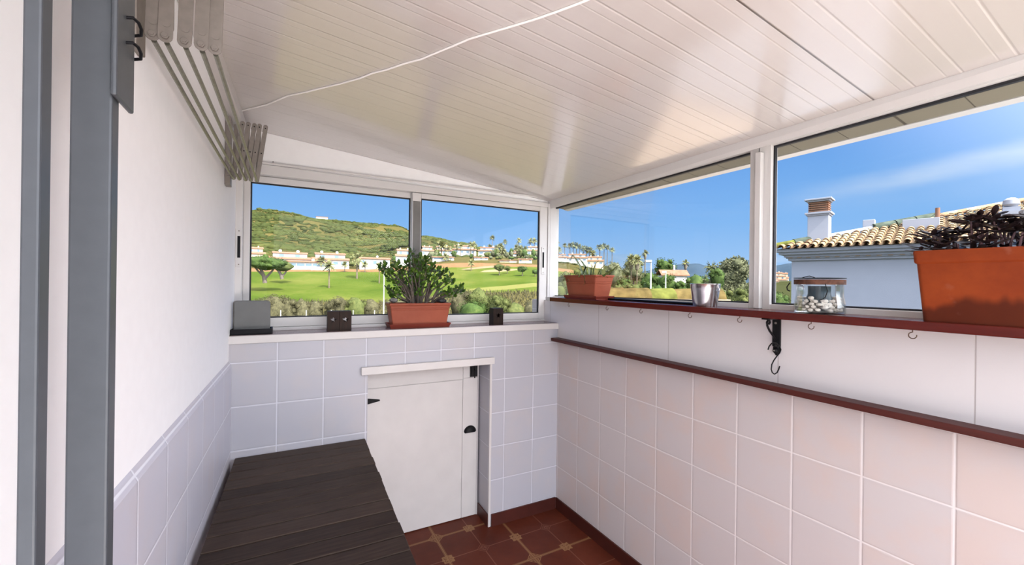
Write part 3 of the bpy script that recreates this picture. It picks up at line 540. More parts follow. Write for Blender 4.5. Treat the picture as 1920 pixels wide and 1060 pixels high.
# ------------------------------------------------------------------ BENCH
bn = thing('deck_bench', 'low bench with a dark brown slatted deck top in the left corner', 'bench', (0.379, 2.226, 0), math.radians(-1.84))
n = 15; pw = 0.0825
for i in range(n):
    y1 = -0.003 - i * pw; z = 0.645 + random.uniform(-0.0006, 0.0006)
    M2 = MB().box((-0.560, y1 - pw + 0.0065, z - 0.024), (random.uniform(-0.002, 0.002), y1, z)); po = M2.build('plank', 'deck', bn, bevel=0.003)
for x in (-0.53, -0.03):
    for y in (-0.06, -1.17): MB().box((x - 0.025, y - 0.025, 0), (x + 0.025, y + 0.025, 0.562)).build('leg', 'deck', bn, bevel=0.002)
MB().box((-0.555, -1.21, 0.562), (-0.505, -0.02, 0.6205)).box((-0.055, -1.21, 0.562), (-0.005, -0.02, 0.6205)).box((-0.505, -0.06, 0.562), (-0.055, -0.02, 0.6205)).box((-0.505, -1.21, 0.562), (-0.055, -1.17, 0.6205)).build('apron', 'deck', bn)

# ------------------------------------------------------------------ CABLE ON THE CEILING
kx = []
for x, y in ((452, 207), (470, 202), (500, 195), (540, 178), (575, 171), (610, 162), (640, 155), (675, 145), (690, 139), (700, 135), (725, 129), (760, 117), (790, 109), (823, 95), (850, 84), (880, 71), (920, 59), (960, 47), (1000, 35), (1040, 21), (1075, 8), (1100, -2), (1180, -40), (1300, -95)):
    q = hit(x, y, (0, 0, ceilz(0)), (0.105, 0, 1)); kx.append((q.x, q.y, ceilz(q.x) - 0.0031))
tag(MB().tube(kx, 0.0030, 8).build('cable', 'caulk'), 'thin white cable snaking across the white ceiling', 'cable')
tag(MB().blob((0, 0, 0), 0.003, 1, 0).build('screw', 'iron', None, tuple(bwp(-1.62, 0.178, 2.052))), 'tiny dark screw head in the white frame above the left window pane', 'screw')

# ------------------------------------------------------------------ OBJECTS ON THE SILL
SZ = 1.1987
tb_ = thing('letter_stand', 'black tray with an upright grey rounded board at the left end of the sill', 'stand', tuple(bwp(-1.690, 0.075, SZ)), BA)
s = MB().box((-0.082, -0.062, 0), (0.082, 0.03, 0.004)); s.box((-0.082, -0.062, 0.004), (0.082, -0.056, 0.026)); s.box((-0.082, 0.024, 0.004), (0.082, 0.03, 0.026)); s.box((-0.082, -0.056, 0.004), (-0.077, 0.024, 0.026)); s.box((0.077, -0.056, 0.004), (0.082, 0.024, 0.026)); s.build('tray', 'blackplastic', tb_, bevel=0.001)
def rrect(x0, z0, x1, z1, r, n=5):
    pts = []
    for cx_, cz_, a0 in ((x1 - r, z0 + r, -90), (x1 - r, z1 - r, 0), (x0 + r, z1 - r, 90), (x0 + r, z0 + r, 180)):
        for k in range(n + 1): a = math.radians(a0 + 90 * k / n); pts.append((cx_ + r * math.cos(a), cz_ + r * math.sin(a)))
    return pts
MB().prism(rrect(-0.073, 0.004, 0.073, 0.155, 0.014), 'y', -0.022, -0.010).build('board', 'slate', tb_, bevel=0.0015)
MB().prism(rrect(-0.080, 0.004, 0.066, 0.156, 0.014), 'y', -0.006, 0.004).build('board', 'stone_grey', tb_, bevel=0.0015)

def star(cx_, cz_, R, r, n=5, rot=90): return [(cx_ + (R if k % 2 == 0 else r) * math.cos(math.radians(rot + 180 * k / n)), cz_ + (R if k % 2 == 0 else r) * math.sin(math.radians(rot + 180 * k / n))) for k in range(2 * n)]
def star_plate(mb, w, h, cz_, y0, y1):
    bm = bmesh.new(); sq = [(-w / 2, 0), (0, 0), (w / 2, 0), (w / 2, h / 2), (w / 2, h), (0, h), (-w / 2, h), (-w / 2, h / 2)]; st = star(0, cz_, 0.017, 0.0075)
    vs = [bm.verts.new((x, y0, z)) for x, z in sq]; ws = [bm.verts.new((x, y0, z)) for x, z in st]
    es = [bm.edges.new((vs[i], vs[(i + 1) % len(vs)])) for i in range(len(vs))] + [bm.edges.new((ws[i], ws[(i + 1) % 10])) for i in range(10)]
    bmesh.ops.triangle_fill(bm, use_beauty=True, edges=es)
    # drop any triangle that fell inside the star
    def inside(x, z):
        c = False; m = len(st)
        for i in range(m):
            (x1, z1), (x2, z2) = st[i], st[(i + 1) % m]
            if (z1 > z) != (z2 > z) and x < (x2 - x1) * (z - z1) / (z2 - z1) + x1: c = not c
        return c
    kill = [f_ for f_ in bm.faces if inside(f_.calc_center_median().x, f_.calc_center_median().z)]
    if kill: bmesh.ops.delete(bm, geom=kill, context='FACES_ONLY')
    r_ = bmesh.ops.extrude_face_region(bm, geom=list(bm.faces)); 
    for v in r_['geom']:
        if isinstance(v, bmesh.types.BMVert): v.co.y = y1
    bm.verts.index_update(); mb.add([v.co.copy() for v in bm.verts], [tuple(v.index for v in f_.verts) for f_ in bm.faces]); bm.free()
def candle_box(loc, rz, label, w=0.056):
    c = thing('wooden_candle_holder', label, 'candle holder', loc, rz, 'star-cut wooden candle holders on the sill')
    h = 0.100; s = MB(); star_plate(s, w, h, 0.056, -0.030, -0.024); s.box((-w / 2, -0.024, 0), (-w / 2 + 0.006, 0.026, h)); s.box((w / 2 - 0.006, -0.024, 0), (w / 2, 0.026, h)); s.box((-w / 2 + 0.006, -0.024, 0), (w / 2 - 0.006, 0.02, 0.006)); s.box((-w / 2 + 0.006, -0.024, h - 0.006), (w / 2 - 0.006, 0.02, h))
    star_plate(s, w, h, 0.056, 0.020, 0.026)
    s.build('box', 'darkwood', c)
    MB().cyl((0, -0.002, 0.006), (0, -0.002, 0.022), 0.018, n=20).build('tealight', 'white_alu', c); return c
candle_box(tuple(bwp(-1.339, 0.062, SZ)), BA, 'left one of the two touching dark wooden star blocks on the sill')
candle_box(tuple(bwp(-1.2815, 0.062, SZ)), BA, 'right one of the two touching dark wooden star blocks on the sill')
candle_box(tuple(bwp(-0.418, 0.058, SZ)), BA + 0.05, 'single dark wooden star block on the sill right of the jade plant', 0.068)

# ------------------------------------------------------------------ PLANTERS
def planter(name, label, cat, loc, rz, wt, dt, wb_, db, h, mat, rim_h=0.018, rim_o=0.006, group=None, soil_z=0.018, lines=(), bev=0.006):
    p = thing(name, label, cat, loc, rz)
    def at_z(z): k_ = z / h; return wb_ + (wt - wb_) * k_, db + (dt - db) * k_
    s = MB(); rings = []
    def ring(w, d, z, r):
        out = []
        for cx_, cy_, a0 in ((w / 2 - r, -d / 2 + r, -90), (w / 2 - r, d / 2 - r, 0), (-w / 2 + r, d / 2 - r, 90), (-w / 2 + r, -d / 2 + r, 180)):
            for k_ in range(5): a = math.radians(a0 + 90 * k_ / 4); out.append((cx_ + r * math.cos(a), cy_ + r * math.sin(a), z))
        return out
    prof = [(0, 0)]; zr = h - rim_h
    for lz in lines: prof += [(lz - 0.002, 0), (lz - 0.001, -0.0014), (lz + 0.001, -0.0014), (lz + 0.002, 0)]
    prof += [(zr - 0.003, 0), (zr, rim_o * 0.8), (zr + 0.003, rim_o), (h - 0.003, rim_o), (h, rim_o * 0.6), (h, -0.005), (h - soil_z - 0.012, -0.007)]
    allv = []
    for z, o_ in prof: w, d = at_z(z); allv.append(ring(w + 2 * o_, d + 2 * o_, z, bev))
    n_ = len(allv[0]); vs = [v for r_ in allv for v in r_]
    fs = [(i * n_ + j, i * n_ + (j + 1) % n_, (i + 1) * n_ + (j + 1) % n_, (i + 1) * n_ + j) for i in range(len(allv) - 1) for j in range(n_)]
    fs.append(tuple(range(n_ - 1, -1, -1))); s.add(vs, fs, True); s.build('pot', mat, p, sharp=40)
    w, d = at_z(h - soil_z); so = MB(); nx_, ny_ = 22, 8
    vs = [(-w / 2 + 0.006 + (w - 0.012) * i / nx_, -d / 2 + 0.006 + (d - 0.012) * j / ny_, h - soil_z + random.uniform(-0.003, 0.004)) for i in range(nx_ + 1) for j in range(ny_ + 1)]
    so.add(vs, [(i * (ny_ + 1) + j, (i + 1) * (ny_ + 1) + j, (i + 1) * (ny_ + 1) + j + 1, i * (ny_ + 1) + j + 1) for i in range(nx_) for j in range(ny_)], True); so.build('soil', 'soil', p)
    return p
def saucer(p, w, d, h, mat='terra_saucer'):
    s = MB(); s.box((-w / 2 + 0.008, -d / 2 + 0.008, 0), (w / 2 - 0.008, d / 2 - 0.008, 0.004))
    for (x0, x1, y0, y1) in ((-w / 2, w / 2, -d / 2, -d / 2 + 0.004), (-w / 2, w / 2, d / 2 - 0.004, d / 2), (-w / 2, -w / 2 + 0.004, -d / 2, d / 2), (w / 2 - 0.004, w / 2, -d / 2, d / 2)):
        pass
    a = [(-w / 2 + 0.01, -d / 2 + 0.01, 0), (w / 2 - 0.01, -d / 2 + 0.01, 0), (w / 2 - 0.01, d / 2 - 0.01, 0), (-w / 2 + 0.01, d / 2 - 0.01, 0)]
    b_ = [(-w / 2, -d / 2, h), (w / 2, -d / 2, h), (w / 2, d / 2, h), (-w / 2, d / 2, h)]; c = [(x * 0.98, y * 0.95, z) for x, y, z in b_]; e = [(x * 0.96, y * 0.9, 0.004) for x, y, z in a]
    s.add(a + b_ + c + e, [(i, (i + 1) % 4, 4 + (i + 1) % 4, 4 + i) for i in range(4)] + [(4 + i, 4 + (i + 1) % 4, 8 + (i + 1) % 4, 8 + i) for i in range(4)] + [(8 + i, 8 + (i + 1) % 4, 12 + (i + 1) % 4, 12 + i) for i in range(4)] + [(3, 2, 1, 0)])
    return s.build('saucer', mat, p, bevel=0.0015)

# jade plant on the back sill
JL = bwp(-0.893, 0.082, SZ)
jp = planter('potted_jade_plant', 'bushy green jade plant in a rectangular terracotta-coloured planter on the back sill', 'plant', tuple(JL), BA, 0.340, 0.125, 0.298, 0.098, 0.1335, 'terra_plastic', rim_h=0.012, rim_o=0.004, lines=(0.096, 0.105))
for ch in jp.children:
    if ch.name.startswith('pot'): ch.location.z = 0.003
saucer(jp, 0.345, 0.138, 0.024)
def jade():
    st = MB(); lf = MB(); R = random.Random(5); inv = Matrix.Rotation(-BA, 4, 'Z')
    def px(x, y, dy): # canopy point at a depth offset behind the planter axis
        q = hit(x, y, (0, JL.y + dy, 0), (0, 1, 0)) - Vector(JL); return inv @ q
    stems = [(752, 566), (768, 567), (783, 567), (797, 566), (808, 567), (788, 567), (775, 567)]
    heads = [(785, 478, 0.0), (778, 488, 0.04), (791, 492, -0.03), (772, 470, 0.01), (800, 484, 0.03), (746, 496, 0.0), (738, 500, 0.03), (722, 498, 0.0), (712, 499, -0.02), (730, 508, -0.03), (745, 515, 0.02), (757, 503, -0.03),
             (762, 492, 0.02), (800, 502, -0.03), (812, 498, 0.02), (822, 503, -0.02), (834, 508, 0.02), (845, 515, -0.01), (850, 525, 0.02), (838, 524, -0.04), (775, 506, -0.04), (788, 512, -0.05), (802, 518, 0.0), (815, 520, -0.05),
             (727, 540, 0.0), (735, 548, -0.03), (745, 541, 0.0), (733, 552, 0.02), (752, 536, 0.02), (765, 523, -0.02), (756, 526, 0.03), (778, 524, 0.0), (793, 530, -0.04), (808, 535, 0.02), (822, 534, -0.02), (864, 536, 0.0), (868, 545, 0.0), (856, 549, 0.01), (842, 545, 0.0), (847, 551, -0.03), (830, 548, 0.02), (770, 540, 0.03), (786, 544, -0.02), (760, 549, 0.02), (718, 506, 0.02), (826, 514, 0.04), (795, 497, 0.05), (768, 482, -0.03), (740, 528, -0.02), (862, 541, -0.03), (806, 508, 0.05), (785, 536, 0.04), (752, 512, 0.05), (736, 544, 0.03), (728, 520, 0.0)]
    base = [px(x, y + 4, R.uniform(-0.02, 0.02)) for x, y in stems]
    for hx, hy, dy in heads:
        tip = px(hx, hy, dy); b0 = min(base, key=lambda q: abs(q.x - (tip.x * 0.35)) + R.uniform(0, 0.03))
        mid = b0.lerp(tip, 0.45) + Vector((-(tip.x - b0.x) * 0.12, R.uniform(-.01, .01), 0.012 if hy < 535 else -0.006)); q1 = b0.lerp(mid, 0.55) + Vector((0, 0, 0.006)); q3 = mid.lerp(tip, 0.6) + Vector((R.uniform(-.006, .006), 0, 0.003))
        st.tube([b0, q1, mid, q3, tip], [0.0062, 0.0052, 0.0040, 0.0030, 0.0022], 7)
        d = (tip - q3).normalized(); d = (d + Vector((0, 0, 0.5))).normalized()
        for k in range(R.randint(9, 11)):
            a = k * 2.4 + R.uniform(-.3, .3); ring = k / 10; o_ = Vector((math.cos(a), math.sin(a), 0)); v = (o_ * (1.0 - ring * .35) + d * (0.15 + ring * 0.9)).normalized()
            p0 = tip - d * 0.034 * (1 - ring) + v * 0.002; lf.fatleaf(p0, v, Vector((R.uniform(-.9, .9), R.uniform(-.9, .9), R.uniform(.1, 1))), R.uniform(0.023, 0.031), R.uniform(0.016, 0.022), 0.0045)
    st.build('stems', 'bark', jp); lf.build('foliage', 'jade', jp)
jade()
def stone(parent, x, y, r, mat, lbl):
    q = hit(x, y, (0, JL.y - 0.015, 0), (0, 1, 0)) - Vector(JL); o = MB().blob(tuple(Matrix.Rotation(-BA, 4, 'Z') @ q), r, 2, 0.2).build('stone', mat, parent); o['label'] = lbl
stone(jp, 738, 563, (0.025, 0.018, 0.014), 'stone_grey', 'grey stone'); stone(jp, 828, 564, (0.030, 0.018, 0.012), 'stone_black', 'black stone')

# small planter on the shelf by the corner
SH = 1.367
sp = planter('small_planter', 'small red plastic planter with drooping aloe leaves on the far end of the red shelf', 'plant', (1.549, 1.885, SH), PI / 2, 0.285, 0.136, 0.235, 0.104, 0.134, 'terra_plastic', rim_h=0.010, rim_o=0.004, lines=(0.085, 0.096), bev=0.008)
for ch in sp.children:
    if ch.name.startswith('pot'): ch.location.z = 0.003
saucer(sp, 0.30, 0.135, 0.020)
def aloe():
    lf = MB(); wd = MB(); R = random.Random(11); L = Vector((1.549, 1.885, SH)); inv = Matrix.Rotation(-PI / 2, 4, 'Z')
    def P(x, y, X0): return inv @ (hit(x, y, (X0, 0, 0), (1, 0, 0)) - L)
    def leaf(px_, X0, w, taper=True):
        pts = [P(x, y, X0) for x, y in px_]; m = len(pts); lf.strip(pts, [w * (1 - (i / (m - 1)) ** 1.5 * 0.92) for i in range(m)])
    leaf([(1092, 516), (1088, 500), (1080, 487), (1074, 479), (1071, 484), (1070, 492)], 1.55, 0.016)
    leaf([(1098, 516), (1097, 503), (1092, 492), (1084, 484), (1076, 479)], 1.54, 0.017)
    leaf([(1092, 518), (1098, 500), (1090, 491), (1078, 491), (1070, 495)], 1.53, 0.015)
    leaf([(1106, 517), (1104, 505), (1101, 498)], 1.56, 0.020); leaf([(1112, 517), (1114, 503), (1117, 495), (1124, 487)], 1.56, 0.012)
    leaf([(1132, 518), (1142, 511), (1153, 504), (1162, 496)], 1.53, 0.024); leaf([(1120, 518), (1126, 506), (1134, 497), (1145, 490)], 1.57, 0.010)
    leaf([(1108, 517), (1109, 507), (1110, 500), (1108, 494)], 1.55, 0.016); leaf([(1100, 518), (1091, 508), (1083, 503), (1072, 502)], 1.52, 0.013); leaf([(1126, 517), (1127, 507), (1129, 500)], 1.54, 0.014)
    leaf([(1085, 520), (1090, 512), (1096, 518), (1097, 530), (1094, 536)], 1.475, 0.009)
    lf.build('leaves', 'aloe', sp)
    for _ in range(420):
        x = R.uniform(-0.145, 0.14); y = R.uniform(-0.058, 0.058); h = R.uniform(0.004, 0.040 if x < 0.05 else 0.03); b0 = Vector((x, y, 0.118))
        d = Vector((R.uniform(-1, 1), R.uniform(-1, 1), R.uniform(0.2, 1.4))).normalized(); wd.quadleaf(b0 + d * h * .6, Vector((R.uniform(-1, 1), R.uniform(-1, 1), R.uniform(-.3, .8))), Vector((0, 0, 1)), R.uniform(0.008, 0.018), R.uniform(0.004, 0.008))
    for _ in range(160):
        x = R.uniform(0.09, 0.155); y = R.uniform(0.03, 0.075); wd.quadleaf(Vector((x, y, R.uniform(0.10, 0.142))), Vector((R.uniform(-1, 1), R.uniform(-1, 1), R.uniform(-.8, .5))), Vector((0, 0, 1)), R.uniform(0.008, 0.018), R.uniform(0.004, 0.008))
    wd.build('weeds', 'weeds', sp)
aloe()

# big terracotta trough, nearest on the shelf
bp = planter('terracotta_trough', 'large weathered terracotta trough of dark purple succulents on the near end of the shelf', 'plant', (1.552, 0.130, SH), PI / 2, 0.632, 0.165, 0.604, 0.140, 0.186, 'terra_big', rim_h=0.032, rim_o=0.004, bev=0.012, soil_z=0.012)
def purple():
    st = MB(); lf = MB(); R = random.Random(3); L = Vector((1.552, 0.130, SH)); inv = Matrix.Rotation(-PI / 2, 4, 'Z')
    def P(x, y, X0): return inv @ (hit(x, y, (X0, 0, 0), (1, 0, 0)) - L)
    tall = [(1820, 412), (1838, 405), (1862, 402), (1880, 412), (1895, 420), (1915, 404), (1850, 418), (1905, 430), (1872, 425), (1800, 430), (1935, 398), (1950, 410), (1980, 400), (1785, 437), (1765, 440), (1748, 440), (1830, 428), (1925, 425)]
    for i, (x, y) in enumerate(tall):
        X0 = 1.552 + R.uniform(-0.035, 0.04); tip = P(x, y, X0); b0 = P(x + R.uniform(-14, 14), 472, X0); b0.z = 0.176; mid = b0.lerp(tip, .5) + Vector((R.uniform(-.008, .008), R.uniform(-.005, .005), 0))
        st.tube([b0, mid, tip], [0.0032, 0.0027, 0.002], 6)
        for k in range(R.randint(7, 9)):
            a = k * 2.4 + R.uniform(-.3, .3); v = Vector((math.cos(a), math.sin(a) * .9, R.uniform(-0.12, 0.42))); lf.fatleaf(tip - Vector((0, 0, 0.012 * R.random())), v, Vector((R.uniform(-.6, .6), R.uniform(-.6, .6), 1)), R.uniform(0.034, 0.056), R.uniform(0.011, 0.016), 0.005)
    for _ in range(400):
        x = R.uniform(-0.30, 0.30); y = R.uniform(-0.062, 0.062); z = 0.177 + R.random() ** 1.8 * 0.042; a = R.uniform(0, 2 * PI)
        lf.fatleaf(Vector((x, y, z)), Vector((math.cos(a), math.sin(a), R.uniform(-0.25, 0.6))), Vector((R.uniform(-.7, .7), R.uniform(-.7, .7), 1)), R.uniform(0.024, 0.048), R.uniform(0.011, 0.017), 0.005)
    for _ in range(26):
        x = R.uniform(-0.29, 0.30); y = R.uniform(-0.055, 0.055); st.tube([Vector((x, y, 0.174)), Vector((x + R.uniform(-.02, .02), y, R.uniform(0.2, 0.23)))], [0.003, 0.002], 5)
    for _ in range(30):
        x = 0.28 + R.uniform(0, 0.045); a = R.uniform(0, 2 * PI); lf.fatleaf(Vector((x, R.uniform(-.05, .05), 0.186 + R.uniform(0, .05))), Vector((math.cos(a) + .8, math.sin(a), R.uniform(-0.1, 0.4))), Vector((0, 0, 1)), R.uniform(0.025, 0.045), R.uniform(0.008, 0.012), 0.004)
    st.build('stems', 'purplestem', bp); lf.build('foliage', 'purple', bp)
purple()

# zinc bucket
zm, zt_, zbs = new_mat('brushed_zinc'); co = zt_.coord(); nn = zt_.noise(co, 40, 4)
zt_.put(zbs.inputs['Base Color'], zt_.ramp(nn, [(0.3, (0.50, 0.50, 0.52)), (0.7, (0.70, 0.70, 0.72))])); zbs.inputs['Metallic'].default_value = 1.0; zbs.inputs['Roughness'].default_value = 0.24; bump(zt_, zbs, nn, 0.08, 0.002)
M['zinc'] = zm
bk = thing('metal_bucket', 'small shiny zinc bucket on the red shelf in front of the window', 'bucket', (1.540, 1.118, SH))
MB().lathe([(0, 0.002), (0.044, 0.002), (0.045, 0.0), (0.046, 0.003), (0.0555, 0.070), (0.0562, 0.072), (0.0580, 0.090), (0.0595, 0.092), (0.0588, 0.0945), (0.0565, 0.0925), (0.054, 0.07), (0.044, 0.006), (0, 0.006)], 48).build('pail', 'zinc', bk)
MB().tube([(0, 0.0585, 0.083), (0, 0.0665, 0.074), (0, 0.066, 0.066), (0, 0.056, 0.062)], 0.0014, 6).build('handle_ear', 'zinc', bk); MB().tube([(0, -0.0585, 0.083), (0, -0.0655, 0.074), (0, -0.064, 0.066), (0, -0.056, 0.062)], 0.0014, 6).build('handle_ear', 'zinc', bk)

# glass lantern jar with pebbles
jr = thing('glass_jar', 'round glass lantern jar with a rusty rim and white pebbles on the shelf', 'jar', (1.549, 0.703, SH))
MB().lathe([(0, 0.0), (0.066, 0.0), (0.0700, 0.004), (0.0695, 0.03), (0.0640, 0.060), (0.0640, 0.095), (0.0655, 0.100), (0.0625, 0.100), (0.0610, 0.095), (0.0610, 0.060), (0.0665, 0.03), (0.0665, 0.006), (0, 0.005)], 48).build('glass_body', 'jarglass', jr)
MB().lathe([(0.0660, 0.095), (0.0700, 0.095), (0.0700, 0.111), (0.0665, 0.111), (0.0660, 0.095)], 40).build('rim_band', 'rust', jr)
MB().tube([(0.070 * math.cos(a), 0.070 * math.sin(a), 0.1155) for a in [2 * PI * k / 32 for k in range(33)]], 0.0012, 6).tube([(-0.069, 0.018, 0.116), (-0.071, 0.008, 0.1195), (-0.071, -0.004, 0.1215), (-0.071, -0.016, 0.118), (-0.068, -0.024, 0.113)], 0.0013, 6).tube([(-0.066, -0.046, 0.098), (-0.064, -0.052, 0.075), (-0.066, -0.047, 0.055), (-0.067, -0.038, 0.047), (-0.068, -0.032, 0.046)], 0.0013, 6).tube([(-0.06, 0.060, 0.10), (-0.055, 0.072, 0.085), (-0.05, 0.072, 0.075), (-0.052, 0.064, 0.072)], 0.002, 6).build('wire_handle', 'iron', jr)
MB().lathe([(0, 0.034), (0.038, 0.034), (0.035, 0.05), (0.031, 0.062), (0.031, 0.090), (0, 0.090)], 32).build('candle', 'bluecandle', jr)
R = random.Random(4); placed = []
lab = 'smooth cream pebble lying inside the glass lantern jar'
pk = 0
for lay in range(5):
    rr = 0.0575
    for ring_r, cnt in ((rr, 14), (rr * 0.68, 9), (rr * 0.34, 4)):
        for k in range(cnt):
            a = 2 * PI * (k + 0.5 * (lay % 2)) / cnt + R.uniform(-.08, .08); z = 0.0125 + lay * 0.0095 + R.uniform(-.0015, .0015)
            if ring_r < rr * .5 and lay > 2: continue
            if lay == 4 and (ring_r < rr or R.random() < 0.45): continue
            rad = ring_r - (0.002 if lay < 2 else 0.0045)
            c = (1.549 + rad * math.cos(a), 0.703 + rad * math.sin(a), SH + z)
            r3 = (R.uniform(.0062, .0080), R.uniform(.0072, .0095), R.uniform(.0048, .0062))
            tag(MB().blob((0, 0, 0), r3, 2, 0.12).build('pebble', 'pebble', None, c, R.uniform(0, 3)), lab, 'pebble', 'cream pebbles in the glass jar'); pk += 1
hp = []
for k in range(40):
    a = 2 * PI * k / 40; hp.append((0.00098 * 16 * math.sin(a) ** 3, 0.00098 * (13 * math.cos(a) - 5 * math.cos(2 * a) - 2 * math.cos(3 * a) - math.cos(4 * a))))
hm = Matrix.Rotation(math.radians(30), 4, 'Y') 
hb = MB(); vs = [Vector((u, 0, v)) for u, v in hp]; vs = [hm @ v for v in vs]; n_ = len(vs)
hb.add([v * 0.86 + Vector((0, -0.0035, 0)) for v in vs] + [v + Vector((0, -0.001, 0)) for v in vs] + [v + Vector((0, 0.002, 0)) for v in vs] + [v * 0.86 + Vector((0, 0.004, 0)) for v in vs], [(j * n_ + i, j * n_ + (i + 1) % n_, (j + 1) * n_ + (i + 1) % n_, (j + 1) * n_ + i) for j in range(3) for i in range(n_)] + [tuple(range(n_)), tuple(range(4 * n_ - 1, 3 * n_ - 1, -1))], True)
sp_ = [Vector((0.0011 * k_ * math.cos(k_ * 0.9), -0.0042, 0.0011 * k_ * math.sin(k_ * 0.9))) for k_ in [i * 0.4 for i in range(18)]]
ho = hb.build('heart_stone', 'pebble', None, (1.549 - 0.91 * 0.049 + 0.42 * 0.018, 0.703 - 0.41 * 0.049 - 0.91 * 0.018, SH + 0.030), math.radians(-65))
tag(ho, 'flat cream heart-shaped stone with a spiral, at the front of the glass jar', 'stone'); MB().tube(sp_, 0.0005, 5).build('spiral_carving', 'stone_grey', ho)
# ------------------------------------------------------------------ OUTSIDE: TERRAIN
AZ0 = 28.98
def az_of(x): return AZ0 + math.degrees(math.atan((x - 960) / FPX))
def hor(x): return 524.4 + 0.01265 * (x - 480)
AZ = [-60, -25, -5.4, -.6, 4.1, 9.1, 13.1, 17.3, 21.6, 26, 31.9, 36.3, 40.6, 44.8, 52.7, 58.6, 62.8, 80, 120]
TR = [3, 30, 60, 100, 110, 150, 178, 186, 200, 260, 450, 700, 950]
E_ = {110: [-42, -42, -42, -41, -40, -40, -38, -30, -20, -17, -16, -20, -35, -45, -50, -50, -45, -40, -40],
      150: [-8, -8, -8, -6, -6, -5, -4, 5, 8, 12, 15, 5, -15, -30, -40, -40, -30, -30, -30],
      178: [14, 14, 14, 14, 15, 16, 18, 24, 27, 30, 31, 22, 5, -15, -30, -30, -22, -20, -20],
      186: [20, 20, 20, 20, 20, 21, 24, 31, 34, 36, 36, 28, 12, -8, -22, -22, -18, -15, -15],
      200: [24, 24, 24, 24, 24, 25, 29, 36, 40, 42, 42, 33, 18, 0, -15, -15, -12, -10, -10],
      260: [50, 50, 50, 48, 45, 42, 44, 50, 52, 52, 50, 44, 34, 18, 0, 0, 0, 0, 0],
      450: [95, 95, 95, 88, 80, 75, 75, 72, 66, 58, 50, 42, 30, 20, 5, 0, 0, 0, 0],
      700: [128, 128, 127, 129, 117, 110, 104, 84, 71, 58, 44, 36, 25, 15, 5, 2, 2, 2, 2],
      950: [60, 60, 60, 60, 55, 50, 50, 40, 40, 30, 25, 20, 10, 5, 0, 0, 0, 0, 0]}
def tz(i, r):
    if r == 3: return -6.2
    if r == 30: return -6.0
    if r == 60: return -5.4
    if r == 100: return CZ + 100 * ((E_[110][i] - 4) / FPX) * max(0.3, math.cos(math.radians(AZ[i] - AZ0)))
    return CZ + r * (E_[r][i] / FPX) * max(0.3, math.cos(math.radians(AZ[i] - AZ0)))
TZ = [[tz(i, r) for r in TR] for i in range(len(AZ))]
def idx(L, v):
    v = min(max(v, L[0]), L[-1] - 1e-6); k = 0
    while L[k + 1] <= v: k += 1
    return k, (v - L[k]) / (L[k + 1] - L[k])
def ground(az, r):
    i, a = idx(AZ, az); j, b = idx(TR, r); a = a * a * (3 - 2 * a)
    return (TZ[i][j] * (1 - b) + TZ[i][j + 1] * b) * (1 - a) + (TZ[i + 1][j] * (1 - b) + TZ[i + 1][j + 1] * b) * a
def gp(az, r, dz=0): a = math.radians(az); return Vector((r * math.sin(a), r * math.cos(a), ground(az, r) + dz))
azs = [-60 + i * 1.0 for i in range(181)]; rs = [3, 12, 20, 30, 40, 50, 60, 70, 80, 90, 100, 110, 120, 130, 140, 150, 160, 170, 178, 182, 186, 193, 200, 215, 230, 245, 260] + [280 + 20 * i for i in range(34)]
vs = []
for a_ in azs:
    for r in rs:
        p = gp(a_, r); p.z += (noise.noise(p * 0.03) * (0.4 if r < 190 else 1.2) + (noise.noise(p * 0.012) * 7.0 + noise.noise(p * 0.035) * 3.0 if r > 300 else 0)); vs.append(p)
nr = len(rs)
tmat, t, b = new_mat('terrain'); pos = t.node('ShaderNodeNewGeometry').outputs['Position']; x, y, z = t.xyz(pos)
rad = t.m('SQRT', t.m('ADD', t.m('MULTIPLY', x, x), t.m('MULTIPLY', y, y)))
n1 = t.noise(pos, 0.05, 4); n2 = t.noise(pos, 0.9, 5, 0.65); n3 = t.noise(pos, 0.012, 3); n4 = t.noise(pos, 5.0, 3)
rr = t.m('ADD', rad, t.m('MULTIPLY', t.m('SUBTRACT', n1, 0.5), 10.0))
dry = t.ramp(t.m('ADD', t.m('MULTIPLY', n2, .6), t.m('MULTIPLY', n4, .4)), [(0.35, (0.10, 0.11, 0.035)), (0.5, (0.26, 0.25, 0.10)), (0.65, (0.42, 0.38, 0.19))])
lawn = t.ramp(t.m('ADD', t.m('MULTIPLY', n1, .7), t.m('MULTIPLY', n2, .3)), [(0.35, (0.125, 0.225, 0.028)), (0.5, (0.185, 0.29, 0.045)), (0.65, (0.30, 0.36, 0.09))])
soil = t.ramp(n2, [(0.3, (0.44, 0.25, 0.14)), (0.7, (0.58, 0.38, 0.22))])
scr = t.ramp(t.m('ADD', t.m('MULTIPLY', n2, .55), t.m('MULTIPLY', n3, .45)), [(0.33, (0.075, 0.085, 0.03)), (0.48, (0.17, 0.17, 0.055)), (0.62, (0.29, 0.26, 0.10)), (0.75, (0.36, 0.29, 0.15))])
c = t.mix(t.m('GREATER_THAN', rr, 108.0), dry, lawn); c = t.mix(t.m('GREATER_THAN', rad, 178.5), c, soil); c = t.mix(t.m('GREATER_THAN', rr, 187.0), c, scr)
def patch(c, az, r, a, b_, col):
    q = gp(az, r); dx = t.m('DIVIDE', t.m('SUBTRACT', x, q.x), a); dy = t.m('DIVIDE', t.m('SUBTRACT', y, q.y), b_)
    return t.mix(t.m('LESS_THAN', t.m('ADD', t.m('ADD', t.m('MULTIPLY', dx, dx), t.m('MULTIPLY', dy, dy)), t.m('MULTIPLY', n2, .6)), 1.2), c, col)
